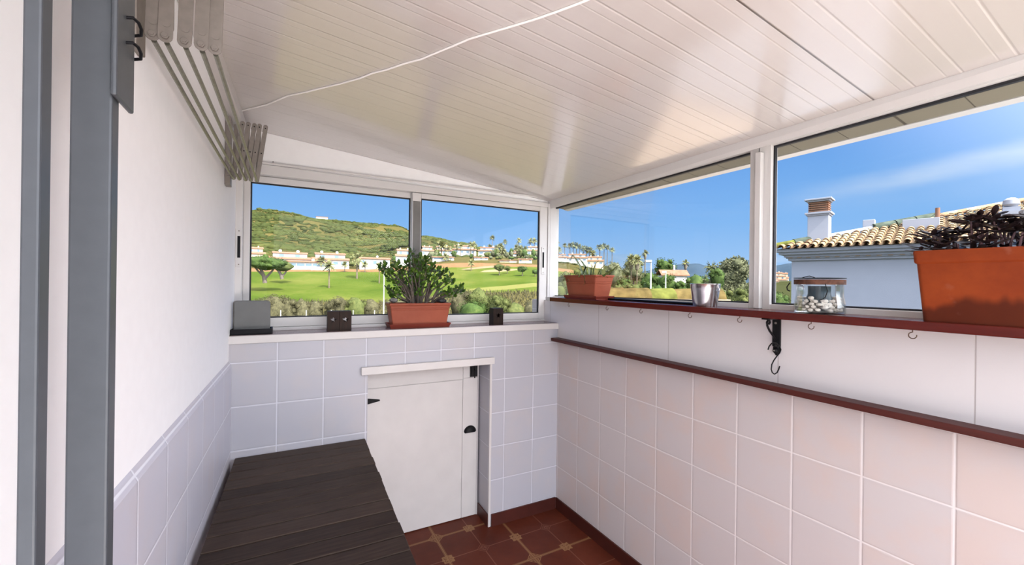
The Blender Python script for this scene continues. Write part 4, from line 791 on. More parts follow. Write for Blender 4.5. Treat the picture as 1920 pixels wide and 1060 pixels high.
c = patch(c, az_of(938), 166, 9, 4, (0.62, 0.54, 0.36)); c = patch(c, az_of(905), 176, 10, 3, (0.55, 0.48, 0.34)); c = patch(c, az_of(960), 120, 26, 4, (0.42, 0.46, 0.16))
rt = t.m('MULTIPLY', t.m('GREATER_THAN', t.m('DIVIDE', x, t.m('MAXIMUM', y, 0.01)), 0.86), t.m('LESS_THAN', rad, 3000.0))
c = t.mix(rt, c, t.ramp(n2, [(0.3, (0.05, 0.075, 0.02)), (0.7, (0.15, 0.17, 0.06))]))
t.put(b.inputs['Base Color'], c); b.inputs['Roughness'].default_value = 0.95; b.inputs['Specular IOR Level'].default_value = 0.1; bump(t, b, n2, 0.5, 0.3)
g_ = MB().add(vs, [(i * nr + j, (i + 1) * nr + j, (i + 1) * nr + j + 1, i * nr + j + 1) for i in range(len(azs) - 1) for j in range(nr - 1)], True); M['terrain'] = tmat
struct(g_.build('ground', 'terrain', sharp=180))
# far mountains
mm, t, b = new_mat('hazy_blue_mountain'); pos = t.node('ShaderNodeNewGeometry').outputs['Position']
t.put(b.inputs['Base Color'], t.ramp(t.noise(pos, 0.006, 5, .7), [(0.35, (0.20, 0.27, 0.36)), (0.65, (0.27, 0.35, 0.43))])); b.inputs['Roughness'].default_value = 1; M['mountain'] = mm  # blue distance haze mixed into the mountain colour
prof = [(1000, 4), (1150, 14), (1215, 26), (1270, 38), (1309, 41), (1325, 36), (1360, 31), (1400, 33), (1442, 37), (1473, 42), (1530, 47), (1700, 50), (1900, 40), (2300, 30)]
vs = []; N = 160
for i in range(N):
    u = i / (N - 1); X = 1000 + 1300 * u; k = max(j for j in range(len(prof) - 1) if prof[j][0] <= X or j == 0); a0, a1 = prof[k], prof[k + 1]; e = a0[1] + (a1[1] - a0[1]) * (X - a0[0]) / (a1[0] - a0[0])
    a = math.radians(az_of(X)); cs = math.cos(a - math.radians(AZ0))
    for r, kk in ((3800, -0.3), (4200, 0.35), (4600, 0.75), (5000, 1.0), (5600, 0.7), (6500, -0.2)):
        rj = r + 120 * noise.noise(Vector((i * .15, r * .01, 0))); vs.append((rj * math.sin(a), rj * math.cos(a), CZ + r * cs / FPX * e * kk + (30 * noise.noise(Vector((i * 0.22, r * .002, 3))) if kk < 1 else 6 * noise.noise(Vector((i * 0.4, 0, 9))))))
struct(MB().add(vs, [(i * 6 + j, (i + 1) * 6 + j, (i + 1) * 6 + j + 1, i * 6 + j + 1) for i in range(N - 1) for j in range(5)], True).build('mountain_range', 'mountain', sharp=180))
# unseen pale terrace past the open porch end, added to bounce sunlight in
struct(MB().box((-3.0, -7.0, -0.14), (5.5, YB, -0.01)).build('bounce_terrace_floor', plain('bounce_terrace_pale', (0.78, 0.72, 0.66), 0.7, var=0.08, scale=3)))
struct(MB().box((-3.0, -7.2, -6.3), (5.5, -7.0, 0.0)).build('added_terrace_wall', 'render'))
struct(MB().box((-0.6, YB, -6.4), (WX + 0.12, 2.54, -0.12)).build('building_base', 'render'))

# ------------------------------------------------------------------ PLANTS OUTSIDE
def leafcloud(mb, c, r3, n, size, R, asp=0.6):
    for _ in range(n):
        d = Vector((R.gauss(0, 1), R.gauss(0, 1), R.gauss(0, 1))).normalized(); q = R.uniform(0.78, 1.10)
        p = Vector((c[0] + d.x * r3[0] * q, c[1] + d.y * r3[1] * q, c[2] + d.z * r3[2] * q)); v = (d * 0.6 + Vector((R.uniform(-1, 1), R.uniform(-1, 1), R.uniform(-1, 1)))).normalized()
        s_ = size * R.uniform(0.6, 1.4); mb.quadleaf(p, v, Vector((R.uniform(-1, 1), R.uniform(-1, 1), R.uniform(-1, 1))), s_, s_ * asp)
def crown(mb, cen, rx, rz, nb, R, leaf, nl, flat=0.0):
    mb.blob(cen, (rx * .66, rx * .66, rz * .66), 2, 0.25)
    for _ in range(nb):
        a = R.uniform(0, 2 * PI); q = R.uniform(0.35, 0.78); h = R.uniform(-0.55 + flat, 0.65); k = math.sqrt(max(0.1, 1 - h * h)); c = (cen[0] + rx * q * k * math.cos(a), cen[1] + rx * q * k * math.sin(a), cen[2] + rz * h * .85)
        r_ = rx * R.uniform(0.24, 0.38); mb.blob(c, (r_ * .72, r_ * .72, r_ * .72 * min(1.0, rz / rx * 1.1)), 1, 0.35, 2.5); leafcloud(mb, c, (r_ * 1.02, r_ * 1.02, r_ * min(1.0, rz / rx * 1.1)), int(nl * 3), leaf * .75, R)
def px2m(w, x, r): return w / FPX * r * math.cos(math.radians(az_of(x) - AZ0))
def ztop(x, y, r): return CZ + px2m(hor(x) - y, x, r)
seed = [100]
def tree(x, r, ytop, wpx, mat, label, group=None, name='tree', trunk=0.35, nb=16, nl=26, cat='tree', hfrac=None, ybase=None):
    seed[0] += 1; R = random.Random(seed[0]); random.seed(seed[0]); az = az_of(x); p = gp(az, r, -0.3); H = ztop(x, ytop, r) - p.z
    rx = px2m(wpx, x, r) / 2; rz = min(H * (1 - trunk) / 2, rx * 1.5) if hfrac is None else H * hfrac / 2
    t_ = thing(name, label, cat, tuple(p), 0, group); cr = MB(); crown(cr, (0, 0, H - rz), rx, rz, nb, R, rx * 0.13, nl); cr.build('crown', mat, t_)
    tk = MB(); tr_ = max(0.12, rx * 0.07); tk.tube([(0, 0, 0), (R.uniform(-.2, .2) * rx * .3, 0, (H - rz) * .5), (R.uniform(-.15, .15) * rx, 0, H - rz)], [tr_ * 1.3, tr_, tr_ * .7], 8)
    for k in range(3): a = R.uniform(0, 2 * PI); tk.tube([(0, 0, (H - rz) * .6), (math.cos(a) * rx * .5, math.sin(a) * rx * .5, H - rz * .8)], [tr_ * .7, tr_ * .3], 6)
    tk.build('trunk', 'bark', t_); return t_
def bush(x, r, ytop, wpx, mat, label, group=None, nb=12, nl=34, name='shrub', hmin=0.8, leafk=0.11):
    seed[0] += 1; R = random.Random(seed[0]); random.seed(seed[0]); az = az_of(x); p = gp(az, r, -0.15); H = max(hmin, ztop(x, ytop, r) - p.z); rx = px2m(wpx, x, r) / 2
    m_ = MB(); crown(m_, (0, 0, H * .48), rx, H * .52, nb, R, rx * leafk, nl, 0.1); return tag(m_.build(name, mat, None, tuple(p)), label, 'shrub', group)
def palm(x, r, ytop, wpx, label, group=None, skirt=False, name='palm_tree', lean=0.0, nf=34, ybase=None):
    seed[0] += 1; R = random.Random(seed[0]); az = az_of(x); p = gp(az, r, -0.3)
    if ybase is not None: p.z = ztop(x, ybase, r)
    H = ztop(x, ytop, r) - p.z; cr = px2m(wpx * 1.25, x, r) / 2; zc = H - cr * 0.75
    t_ = thing(name, label, 'palm tree', tuple(p), 0, group); tr_ = max(0.16, cr * 0.09)
    MB().tube([(0, 0, 0), (lean * .3, 0, zc * .5), (lean, 0, zc)], [tr_ * 1.3, tr_, tr_ * .9], 8).build('trunk', 'trunk_far', t_); f_ = MB()
    for k in range(nf):
        a = k * 2.399; el = math.radians(R.uniform(-38, 78)); L = cr * R.uniform(0.9, 1.12); d = Vector((math.cos(a) * math.cos(el), math.sin(a) * math.cos(el), math.sin(el))); o = Vector((lean, 0, zc)); sd = d.cross(Vector((0, 0, 1))).normalized()
        pts = [o + d * L * u + Vector((0, 0, -1)) * L * 0.42 * u * u * math.cos(el) for u in (0, .3, .6, .82, 1.0)]
        for q in range(4):
            a0, a1 = pts[q], pts[q + 1]; w = L * (0.17, 0.26, 0.22, 0.12)[q]; dr = Vector((0, 0, -w * .45)); dd = (a1 - a0)
            for sg in (-1, 1): f_.add([a0, a0 + dd * .75, a0 + dd * 1.1 + sd * sg * w + dr, a0 + dd * .45 + sd * sg * w * .8 + dr], [(0, 1, 2, 3)])
    f_.build('fronds', 'palm', t_)
    if skirt: MB().lathe([(tr_, -cr * 0.0), (cr * .34, -cr * .2), (cr * .38, -cr * .9), (cr * .22, -cr * 1.5), (tr_, -cr * 1.6)], 12, (lean, 0, zc)).build('dead_frond_skirt', 'skirt', t_)
    return t_

# umbrella pine on the lawn at left
def pine(x, r, ytop, ybot, ybase, wpx, label):
    seed[0] += 1; R = random.Random(seed[0]); random.seed(seed[0]); az = az_of(x); p = gp(az, r); p.z = ztop(x, ybase, r); H = ztop(x, ytop, r) - p.z; h0 = ztop(x, ybot, r) - p.z; rx = px2m(wpx, x, r) / 2; zc = (H + h0) / 2; rz = (H - h0) / 2
    t_ = thing('pine_tree', label, 'tree', tuple(p)); m_ = MB(); m_.blob((0, 0, zc), (rx * .85, rx * .7, rz * .8), 3, 0.2)
    for _ in range(46):
        a = R.uniform(0, 2 * PI); q = R.uniform(.2, .85); h = R.uniform(-.5, .6); c = (rx * q * math.cos(a), rx * q * math.sin(a) * .8, zc + rz * h * (1.1 - q * .6)); r_ = rx * R.uniform(.14, .22); m_.blob(c, (r_ * .8, r_ * .8, r_ * .6), 1, .3); leafcloud(m_, c, (r_, r_, r_ * .8), 90, rx * .045, R)
    m_.build('crown', 'tree_olive' if 'small' in label else 'tree_dark', t_); k = MB()
    k.tube([(0, 0, -.3), (-.3, 0, h0 * .5), (-1.2, 0, h0 + rz * .5)], [.55, .45, .3], 8).tube([(0, 0, h0 * .3), (rx * .25, 0, h0 * .9), (rx * .5, 0, zc)], [.32, .26, .15], 7).tube([(-.3, 0, h0 * .5), (-rx * .3, 0, h0), (-rx * .55, 0, zc)], [.3, .22, .14], 7); k.build('trunk', 'bark', t_)
pine(497, 128, 480, 508, 529, 80, 'wide spreading dark pine on the lawn at the far left of the view')
pine(529, 150, 488, 511, 522, 40, 'small olive pine on the lawn just right of the wide spreading pine')
# lawn palms
palm(617, 138, 488, 21, 'short palm standing alone on the lawn in front of the two white villas', skirt=False)
palm(669, 160, 473, 24, 'taller pale palm on the lawn in front of the low red-roofed villa')
palm(646, 178, 491, 13, 'small palm beside the orange bank between the villas and the tall lawn palm')
palm(684, 178, 490, 13, 'small palm beside the orange bank, right of the tall lawn palm')
palm(711, 150, 492, 16, 'lawn palm seen just left of the jade plant')
palm(883, 168, 487, 12, 'palm at the lawn\'s edge before the white villas, right of the jade plant')
palm(602, 184, 480, 18, 'pale palm in front of the right-hand one of the two twin villas')
for x_, yt, w_ in ((835, 474, 14), (842, 486, 12)): palm(x_, 200, yt, w_, 'palm among the shrubs between the lower villas behind the jade plant', 'palms between the lower villas')
# round lawn trees
tree(936, 152, 492, 22, 'tree_olive', 'round tree on the lawn beside the pale sand bunker', trunk=.25); tree(951, 156, 497, 14, 'tree_olive', 'slim round lawn tree touching the right side of the larger one by the bunker', trunk=.25)
tree(979, 148, 498, 22, 'tree_dark', 'dark round tree on the lawn in front of the cream cottage', trunk=.3)
tree(1003, 146, 505, 14, 'tree_dark', 'round lawn tree half hidden by the right end of the left-hand window', trunk=.3)
# skyline palms seen through the back window
SK = [(922, 441, 258, 10, 'tallest palm on the skyline above the white hillside villas'), (946, 449, 258, 9, 'second tall skyline palm, right of the tallest one'), (972, 446, 258, 10, 'third tall skyline palm, in the middle of the right pane'), (994, 447, 262, 11, 'left one of the skyline palms at the right end of the back window'), (1001, 446, 264, 11, 'right one of the skyline palms at the right end of the back window'),
      (918, 458, 240, 11, 'lower palm under the tallest skyline palm'), (827, 451, 232, 22, 'large dark palm left of the hillside villas'), (841, 461, 232, 10, 'thin palm just right of the large dark palm'), (855, 458, 236, 10, 'thin palm in front of the hillside villa\'s left end'), (863, 457, 236, 10, 'thin palm in front of the hillside villa\'s middle'), (882, 452, 236, 13, 'left palm of the tall pair before the hillside villa'), (888, 453, 238, 12, 'right palm of the tall pair before the hillside villa')]
for x_, yt, r_, w_, l_ in SK: palm(x_, r_, yt, w_, l_)
for x_, yt, w_ in ((932, 458, 14), (938, 456, 13), (941, 462, 14), (968, 458, 14), (975, 460, 15), (984, 462, 13), (935, 468, 15), (945, 472, 14)): palm(x_, 228, yt, w_, 'bushy palm in the thicket between the hillside villas and the cream cottage', 'bushy palms in the thicket')
# skyline palms seen through the right window
SK2 = [(1042, 446, 250, 11, 'tallest palm beside the window corner post, in the right window'), (1047, 463, 240, 12, 'low palm next to the window corner post'), (1058, 456, 262, 9, 'thin palm second from the corner post'), (1138, 459, 262, 10, 'second palm from the right in the last skyline clump'), (1147, 464, 262, 10, 'rightmost palm of the last skyline clump'), (1124, 456, 258, 14, 'leftmost bushy palm of the last skyline clump'), (1132, 456, 262, 11, 'palm in the middle of the last skyline clump')]
for x_, yt, r_, w_, l_ in SK2: palm(x_, r_, yt, w_, l_)
for x_, yt, w_ in ((1068, 455, 11), (1074, 454, 11), (1080, 455, 12), (1086, 458, 10)): palm(x_, 262, yt, w_, 'palm in the row above the small planter\'s drooping leaves', 'row of palms above the planter')
for x_, yt, w_ in ((1093, 459, 11), (1099, 462, 14), (1105, 463, 13), (1111, 468, 13)): palm(x_, 250, yt, w_, 'palm in the clump left of the last skyline clump', 'clump of palms by the hillside houses')
palm(1183, 120, 476, 20, 'broad palm with a grey skirt among dense trees, left of the street lamp', skirt=True); palm(1194, 118, 478, 20, 'broad palm with a thick grey skirt of dead fronds, right of its twin', skirt=True)
palm(1209, 125, 469, 12, 'tall shaggy palm rising above the trees behind the street lamp', skirt=True); palm(1285, 130, 487, 13, 'lone shaggy palm against the blue mountain', skirt=True); palm(1333, 95, 490, 22, 'dark palm at the left edge of the large grey-green tree')

# trees seen through the right window
tree(1060, 90, 500, 44, 'tree_olive', 'olive green tree behind the small planter, next to the corner post', trunk=.1, nb=22)
tree(1050, 75, 528, 30, 'tree_olive', 'low pale bush tree behind the left end of the small planter', trunk=.1)
tree(1095, 120, 498, 50, 'tree_olive', 'olive tree behind the drooping leaves of the small planter', trunk=.1, nb=20)
tree(1152, 110, 484, 42, 'tree_grey', 'grey-brown tree just right of the small planter', trunk=.15, nb=22)
tree(1187, 135, 474, 44, 'tree_grey', 'pale grey-green tree behind the two skirted palms', trunk=.15, nb=24)
tree(1248, 122, 476, 42, 'tree_dark', 'dark round dense tree above the hidden villa\'s red roof', trunk=.15, nb=26)
tree(1172, 70, 512, 40, 'tree_dark', 'green tree right behind the planter\'s long leaf', trunk=.1, nb=20); tree(1222, 80, 500, 52, 'tree_dark', 'dark green tree behind the taller street lamp', trunk=.1, nb=24); tree(1250, 74, 506, 40, 'tree_dark', 'dark green tree behind the shorter street lamp', trunk=.1, nb=18)
tree(1306, 80, 503, 60, 'tree_dark', 'broad green tree below the blue mountain, behind the bucket', trunk=.1, nb=28); tree(1277, 72, 520, 40, 'tree_dark', 'low green tree under the hidden villa', trunk=.1, nb=16)
tree(1162, 46, 526, 32, 'tree_olive', 'round bright green bush tree above the lichened roof ridge', trunk=.05, nb=16); tree(1190, 48, 522, 40, 'tree_olive', 'green bush tree at the foot of the skirted palms', trunk=.05, nb=16); tree(1235, 50, 525, 46, 'tree_dark', 'hedge-like bush between the two street lamps', trunk=.05, nb=16); tree(1290, 50, 530, 60, 'tree_dark', 'hedge-like bush above the ridge, left of the bucket', trunk=.05, nb=18)
tree(1370, 62, 462, 80, 'tree_grey', 'large rounded grey-green eucalyptus tree left of the window mullion', trunk=.06, nb=64, nl=60, hfrac=.86)
tree(1345, 55, 497, 36, 'tree_dark', 'dark small tree in front of the eucalyptus at its left foot', trunk=.1, nb=18)
tree(1352, 40, 528, 44, 'tree_olive', 'green bush behind the metal bucket', trunk=.05, nb=20); tree(1385, 38, 530, 50, 'tree_olive', 'green bush below the eucalyptus, by the mullion', trunk=.05, nb=22); tree(1410, 44, 524, 40, 'tree_olive', 'green bush hidden partly by the mullion', trunk=.05, nb=18)
tree(1452, 60, 536, 40, 'tree_dark', 'green trees right of the mullion, below the distant town', trunk=.05, nb=20); tree(1466, 52, 545, 40, 'tree_dark', 'green bush against the corner of the neighbouring house', trunk=.05, nb=18)
# shrubs between the villas
R9 = random.Random(21)
for i_ in range(46):
    x_ = R9.uniform(780, 1010); r_ = R9.choice((206, 212, 220, 226)); bush(x_, r_, hor(x_) - {206: 50, 212: 53, 220: 60, 226: 66}[r_] + R9.uniform(-3, 4), R9.uniform(9, 17), R9.choice(('tree_olive', 'tree_dark', 'tree_grey')), 'green shrub among the villas on the slope right of the jade plant', 'shrubs between the villas', nb=7, nl=14, leafk=.14)
for i_ in range(26):
    x_ = R9.uniform(475, 770); r_ = R9.choice((201, 207, 214)); bush(x_, r_, hor(x_) - {201: 36, 207: 42, 214: 48}[r_] + R9.uniform(-4, 4), R9.uniform(10, 20), R9.choice(('tree_olive', 'tree_dark')), 'green tree clump behind the twin white villas', 'tree clumps behind the twin villas', nb=7, nl=14, leafk=.14)
for i_ in range(14):
    x_ = 1036 + i_ * 7.5 + R9.uniform(-2, 2); bush(x_, 225, hor(x_) - 40 + i_ * 1.2 + R9.uniform(-3, 3), R9.uniform(10, 17), R9.choice(('tree_olive', 'tree_dark')), 'green shrub on the slope below the houses in the right window', 'shrubs below the hillside houses', nb=7, nl=14, leafk=.14)
# shrubs by the fence
BL = [(484, 560, 40, 'tree_olive', 'round olive shrub at the far left behind the grey board stand'), (517, 553, 50, 'drybush', 'large grey-olive shrub behind the grey board stand\'s right side'), (541, 562, 36, 'drybush', 'dry grey-green shrub right of the largest left-hand shrub'), (566, 565, 36, 'drybush', 'dry brown shrub midway between the grey stand and the candle blocks'), (592, 564, 34, 'drybush', 'dry pale shrub just left of the twin candle blocks'), (632, 558, 44, 'drybush', 'dry shrub right above the twin candle blocks'), (668, 558, 40, 'tree_olive', 'olive shrub right of the twin candle blocks'), (697, 561, 34, 'drybush', 'pale dry shrub just left of the white pole'), (748, 560, 44, 'drybush', 'dry shrub behind the left part of the jade planter'),
      (866, 545, 44, 'drybush', 'grey bush behind the right side of the jade plant'), (898, 543, 50, 'tree_olive', 'tall olive bush left of the single candle block'), (935, 556, 44, 'tree_olive', 'green bush behind the single candle block'), (888, 572, 60, 'tree_dark', 'low bright green bush at the foot of the right pane'), (965, 572, 50, 'tree_olive', 'low green bush right of the single candle block'), (998, 568, 36, 'drybush', 'dry bush at the right end of the back window')]
for x_, yt, w_, m_, l_ in BL: bush(x_, 58 if yt > 550 else 64, yt - 15, w_ * 1.3, m_, l_, nl=110, leafk=.075)
# scrub covering the hillside (nobody could count it)
ico = bmesh.new(); bmesh.ops.create_icosphere(ico, subdivisions=1, radius=1); IV = [v.co.copy() for v in ico.verts]; IF = [tuple(v.index for v in f.verts) for f in ico.faces]; ico.free()
R = random.Random(77); sc = MB()
for _ in range(8200):
    az = R.uniform(-8, 32); r = 215 + 500 * R.random() ** 0.7
    if ground(az, r) < 6 or noise.noise(gp(az, r) * 0.02) < (-0.42 if az < 9 else -0.15): continue
    p = gp(az, r); p.z += (noise.noise(p * 0.03) * 1.2 + (noise.noise(p * 0.012) * 7.0 + noise.noise(p * 0.035) * 3.0 if r > 300 else 0)); s_ = R.uniform(1.0, 2.9) * (1.0 + (R.random() > .95) * .8) * (0.75 if r < 300 else 1); q = [Vector((v.x * s_ * 1.3, v.y * s_ * 1.3, v.z * s_ * .62)) * R.uniform(.75, 1.2) + p for v in IV]; sc.add(q, IF, True)
so = sc.build('hillside_scrub', 'scrub'); so['kind'] = 'stuff'; tag(so, 'low green scrub bushes covering the hillside', 'scrub')
so = MB(); R = random.Random(78)
for _ in range(9000):
    az = R.uniform(-6, 33); r = R.uniform(42, 104); p = gp(az, r); so.quadleaf(p, Vector((R.uniform(-.5, .5), R.uniform(-.5, .5), 1)), Vector((R.uniform(-1, 1), R.uniform(-1, 1), 0)), R.uniform(.4, 1.3), R.uniform(.12, .3))
so = so.build('dry_grass', 'drybush'); so['kind'] = 'stuff'; tag(so, 'tall dry grass in front of the lawn', 'grass')

# ------------------------------------------------------------------ VILLAS
def villa(x0, x1, yt, r, label, wallm='house_white', twist=0.0, two=True, name='villa', base=None, nwin=3, roofy=True, group=None):
    seed[0] += 1; R = random.Random(seed[0]); x = (x0 + x1) / 2; az = az_of(x); p = gp(az, r); W_ = px2m(x1 - x0, x, r); W_ /= max(0.6, math.cos(math.radians(az - AZ0))); H = ztop(x, yt, r) - p.z; D = W_ * 0.36
    v = thing(name, label, 'house', tuple(p), -math.radians(az) + twist, group); h1 = H * (0.55 if two else 0.80); w = MB(); w.box((-W_ / 2, 0, -4), (W_ / 2, D, h1))
    if two: w.box((-W_ * .42, D * .35, h1), (W_ * .40, D, H * .88))
    w.box((W_ * .05, -D * .18, -4), (W_ / 2, 0, h1 * .42)); w.build('wall', wallm, v)
    rf = MB(); o = 0.35
    rf.prism([(-o - D * .05, h1 - 0.1), (D * .36, h1 + H * .10), (D * .36, h1 + H * .10 + .2), (-o - D * .05, h1 + .12)], 'x', -W_ / 2 - o, W_ / 2 + o)
    if not two: rf.prism([(D * .36, h1 + H * .10), (D + o, h1), (D + o, h1 + .2), (D * .36, h1 + H * .10 + .2)], 'x', -W_ / 2 - o, W_ / 2 + o)
    rf.build('roof', 'house_roof', v)
    if two: MB().prism([(D * .35 - o, H * .86), (D * .7, H * .95), (D + o, H * .86), (D + o, H * .88), (D * .7, H * .98), (D * .35 - o, H * .89)], 'x', -W_ * .42 - o, W_ * .40 + o).build('roof', 'house_roof', v)
    for k in range(nwin):
        cx_ = -W_ * .36 + W_ * .72 * (k / max(1, nwin - 1)); ww = W_ * R.uniform(.05, .09); MB().box((cx_ - ww, -0.06, h1 * .50), (cx_ + ww, 0.05, h1 * .80)).build('window', 'house_glass', v)
    if two:
        for cx_ in (-W_ * .22, W_ * .16): MB().box((cx_ - W_ * .06, D * .35 - .06, h1 + (H * .88 - h1) * .35), (cx_ + W_ * .06, D * .35 + .05, h1 + (H * .88 - h1) * .8)).build('window', 'house_glass', v)
    cs = min(1.0, W_ * .06)
    for cx_ in ((-W_ * .25, W_ * .18) if two else (W_ * .1,)): MB().box((cx_ - .5 * cs, D * .55, H * .8), (cx_ + .5 * cs, D * .55 + cs, H * 1.0)).lathe([(.7 * cs, 0), (.75 * cs, .2 * cs), (.4 * cs, .6 * cs), (0, .75 * cs)], 8, (cx_, D * .55 + .5 * cs, H)).build('chimney', wallm, v)
    return v
villa(466, 492, 462, 215, 'cream house with an orange roof at the far left edge of the window', 'house_cream', 0.2, True, nwin=2)
villa(515, 576, 471, 189, 'left one of the two twin white villas beyond the lawn', twist=0.08, nwin=4); villa(592, 649, 473, 189, 'right one of the two twin white villas beyond the lawn', twist=0.08, nwin=4)
villa(545, 612, 488, 184, 'low white annex between the twin villas, behind the orange bank', two=False, roofy=False, nwin=5); villa(677, 728, 481, 187, 'low red-roofed white villa left of the jade plant', twist=0.1, two=False); villa(743, 774, 466, 195, 'white villa with stacked red roofs behind the jade plant', twist=0.1)
villa(791, 812, 461, 238, 'white house just right of the window\'s middle stile', twist=0.2, nwin=2); villa(816, 848, 461, 240, 'white hillside villa behind the large dark palm', twist=0.1); villa(849, 892, 459, 242, 'long white hillside villa with red roofs behind the pair of palms', twist=0.1, nwin=4); villa(896, 936, 462, 236, 'white hillside villa under the tallest skyline palm', twist=-0.1, nwin=4)
villa(811, 850, 481, 202, 'white villa with a row of windows in the lower row, right of the jade plant', nwin=6, two=False); villa(889, 914, 482, 200, 'white villa with a gabled red roof in the lower row', twist=0.15, two=False); villa(936, 970, 488, 193, 'low orange-roofed house left of the cream cottage', 'house_cream', two=False); villa(972, 997, 485, 190, 'small cream cottage with two dark windows at the edge of the lawn', 'house_cream', two=False, nwin=2)
villa(988, 1012, 461, 245, 'white house at the right end of the back window', nwin=2); villa(955, 968, 470, 235, 'small white house in the palm thicket', nwin=2)
villa(1040, 1062, 476, 238, 'white house beside the corner post in the right window', nwin=2); villa(1063, 1100, 475, 240, 'white house with dark windows behind the drooping leaves', nwin=3); villa(1100, 1130, 480, 246, 'pinkish roofed white house below the last palms', 'house_cream', nwin=3)
v = villa(1241, 1288, 499, 100, 'white villa with a red roof half hidden in the trees by the lone palm', two=False, twist=0.5, nwin=2)
hb = gp(az_of(620), 690); az_ = az_of(620)
hh = thing('hilltop_building', 'long white building on the crest of the hill', 'building', (hb.x, hb.y, ztop(620, 418.5, 690)), -math.radians(az_))
W_ = px2m(52, 620, 690); MB().box((-W_ * .5, 0, -6), (-W_ * .12, 14, 8)).box((-W_ * .12, 2, -6), (W_ * .5, 14, 4.5)).build('wall', 'house_white', hh)
for k in range(5): MB().box((-W_ * .08 + k * W_ * .11, 1.9, 0.5), (-W_ * .08 + k * W_ * .11 + 3, 2.05, 3.2)).build('window', 'house_glass', hh)
MB().box((-W_ * .5 - .5, -.5, 8), (-W_ * .12 + .5, 14.5, 8.8)).box((-W_ * .12, 1.5, 4.5), (W_ * .5 + .5, 14.5, 5.2)).build('roof', 'house_roof', hh)
R = random.Random(9)
for k, (x_, yt, w_, r_, l_) in enumerate(((1449, 521, 16, 420, 'nearest cream block of the distant town, right of the mullion'), (1463, 516, 18, 470, 'cream block of the distant town beside the neighbouring house'), (1455, 510, 20, 620, 'pale pink block on the distant town\'s skyline'), (1470, 511, 12, 640, 'small pale house at the right end of the distant town'), (1443, 513, 10, 600, 'small pale house at the left end of the distant town'))):
    villa(x_ - w_ / 2, x_ + w_ / 2, yt, r_, l_, 'house_cream', two=True, nwin=2)

# ------------------------------------------------------------------ POLES, POSTS, LAMPS
M['pole'] = plain('white_pole', (0.70, 0.70, 0.68), 0.6)
def pole(x, r, yt, yb_, rad, name, label, cat, group=None): p = gp(az_of(x), r); z1 = ztop(x, yt, r); z0 = ztop(x, yb_, r); return tag(MB().cyl((0, 0, 0), (0, 0, z1 - z0), rad, n=8).build(name, 'pole', None, (p.x, p.y, z0)), label, cat, group)
pole(720, 52, 508, 606, 0.07, 'pole', 'tall thin white pole just left of the jade planter', 'pole')
for x_ in (527, 575, 622, 663, 703): pole(x_, 50, 582, 604, 0.045, 'fence_post', 'thin white fence post in the dry grass seen through the left pane', 'post', 'thin white fence posts')
def lamp(x, r, yt, yb_, wpx, label):
    p = gp(az_of(x), r); z0 = ztop(x, yb_, r); H = ztop(x, yt, r) - z0; l_ = thing('street_lamp', label, 'street lamp', (p.x, p.y, z0), -math.radians(az_of(x))); w = px2m(wpx, x, r)
    MB().cyl((0, 0, 0), (0, 0, H), 0.065, 0.045, 10).build('pole', 'pole', l_); MB().box((-w * .85, -.16, H - .02), (w * .15, .16, H + .16)).build('lamp_head', 'pole', l_, bevel=.03)
lamp(1220, 34, 492, 572, 11, 'taller white street lamp rising above the lichened roof ridge'); lamp(1248, 42, 512, 568, 8, 'shorter white street lamp right of the taller one'); lamp(1397, 40, 559, 585, 11, 'low white street lamp below the eucalyptus tree')

# ------------------------------------------------------------------ LICHENED RIDGE OF THE LOWER ROOF NEXT DOOR
def cellmat(name, stops, sx, sy, scale=30):
    m, t, b = new_mat(name); co = t.coord(); x, y, z = t.xyz(co); c_ = t.node('ShaderNodeCombineXYZ'); t.put(c_.inputs[0], t.m('FLOOR', t.m('DIVIDE', x, sx))); t.put(c_.inputs[1], t.m('FLOOR', t.m('DIVIDE', y, sy)))
    wn = t.node('ShaderNodeTexWhiteNoise', noise_dimensions='3D'); t.l.new(c_.outputs[0], wn.inputs[0]); n = t.noise(co, scale, 4, .6)
    t.put(b.inputs['Base Color'], t.ramp(t.m('ADD', t.m('MULTIPLY', wn.outputs[0], .6), t.m('MULTIPLY', n, .4)), stops)); b.inputs['Roughness'].default_value = .85; bump(t, b, n, .2, .01); return m
M['rooftile'] = cellmat('old_clay_roof_tile', [(0.15, (0.46, 0.27, 0.16)), (0.4, (0.62, 0.40, 0.22)), (0.6, (0.72, 0.52, 0.28)), (0.85, (0.80, 0.68, 0.46))], 0.21, 0.38, 8)
M['lichen'] = plain('green_lichen_tile', (0.25, 0.27, 0.065), .9, var=.4, scale=7); M['browntile'] = plain('brown_weathered_tile', (0.26, 0.19, 0.07), .9, var=.4, scale=8); M['mortar'] = plain('pinkish_mortar', (0.62, 0.47, 0.34), .9, var=.15, scale=12)
P0 = at(1120, 541, 6.1); P1 = at(1349, 542.5, 6.3); dirv = (P1 - P0); LEN = dirv.length; ra = math.atan2(dirv.y, dirv.x); top = P0.z - 0.17
ro = thing('roof_ridge', 'lichen-covered ridge of a lower roof just outside the right window', 'roof ridge', (P0.x, P0.y, top), ra)
nt = 5; tl = LEN / nt; names = ['browntile', 'browntile', 'lichen', 'browntile', 'browntile']
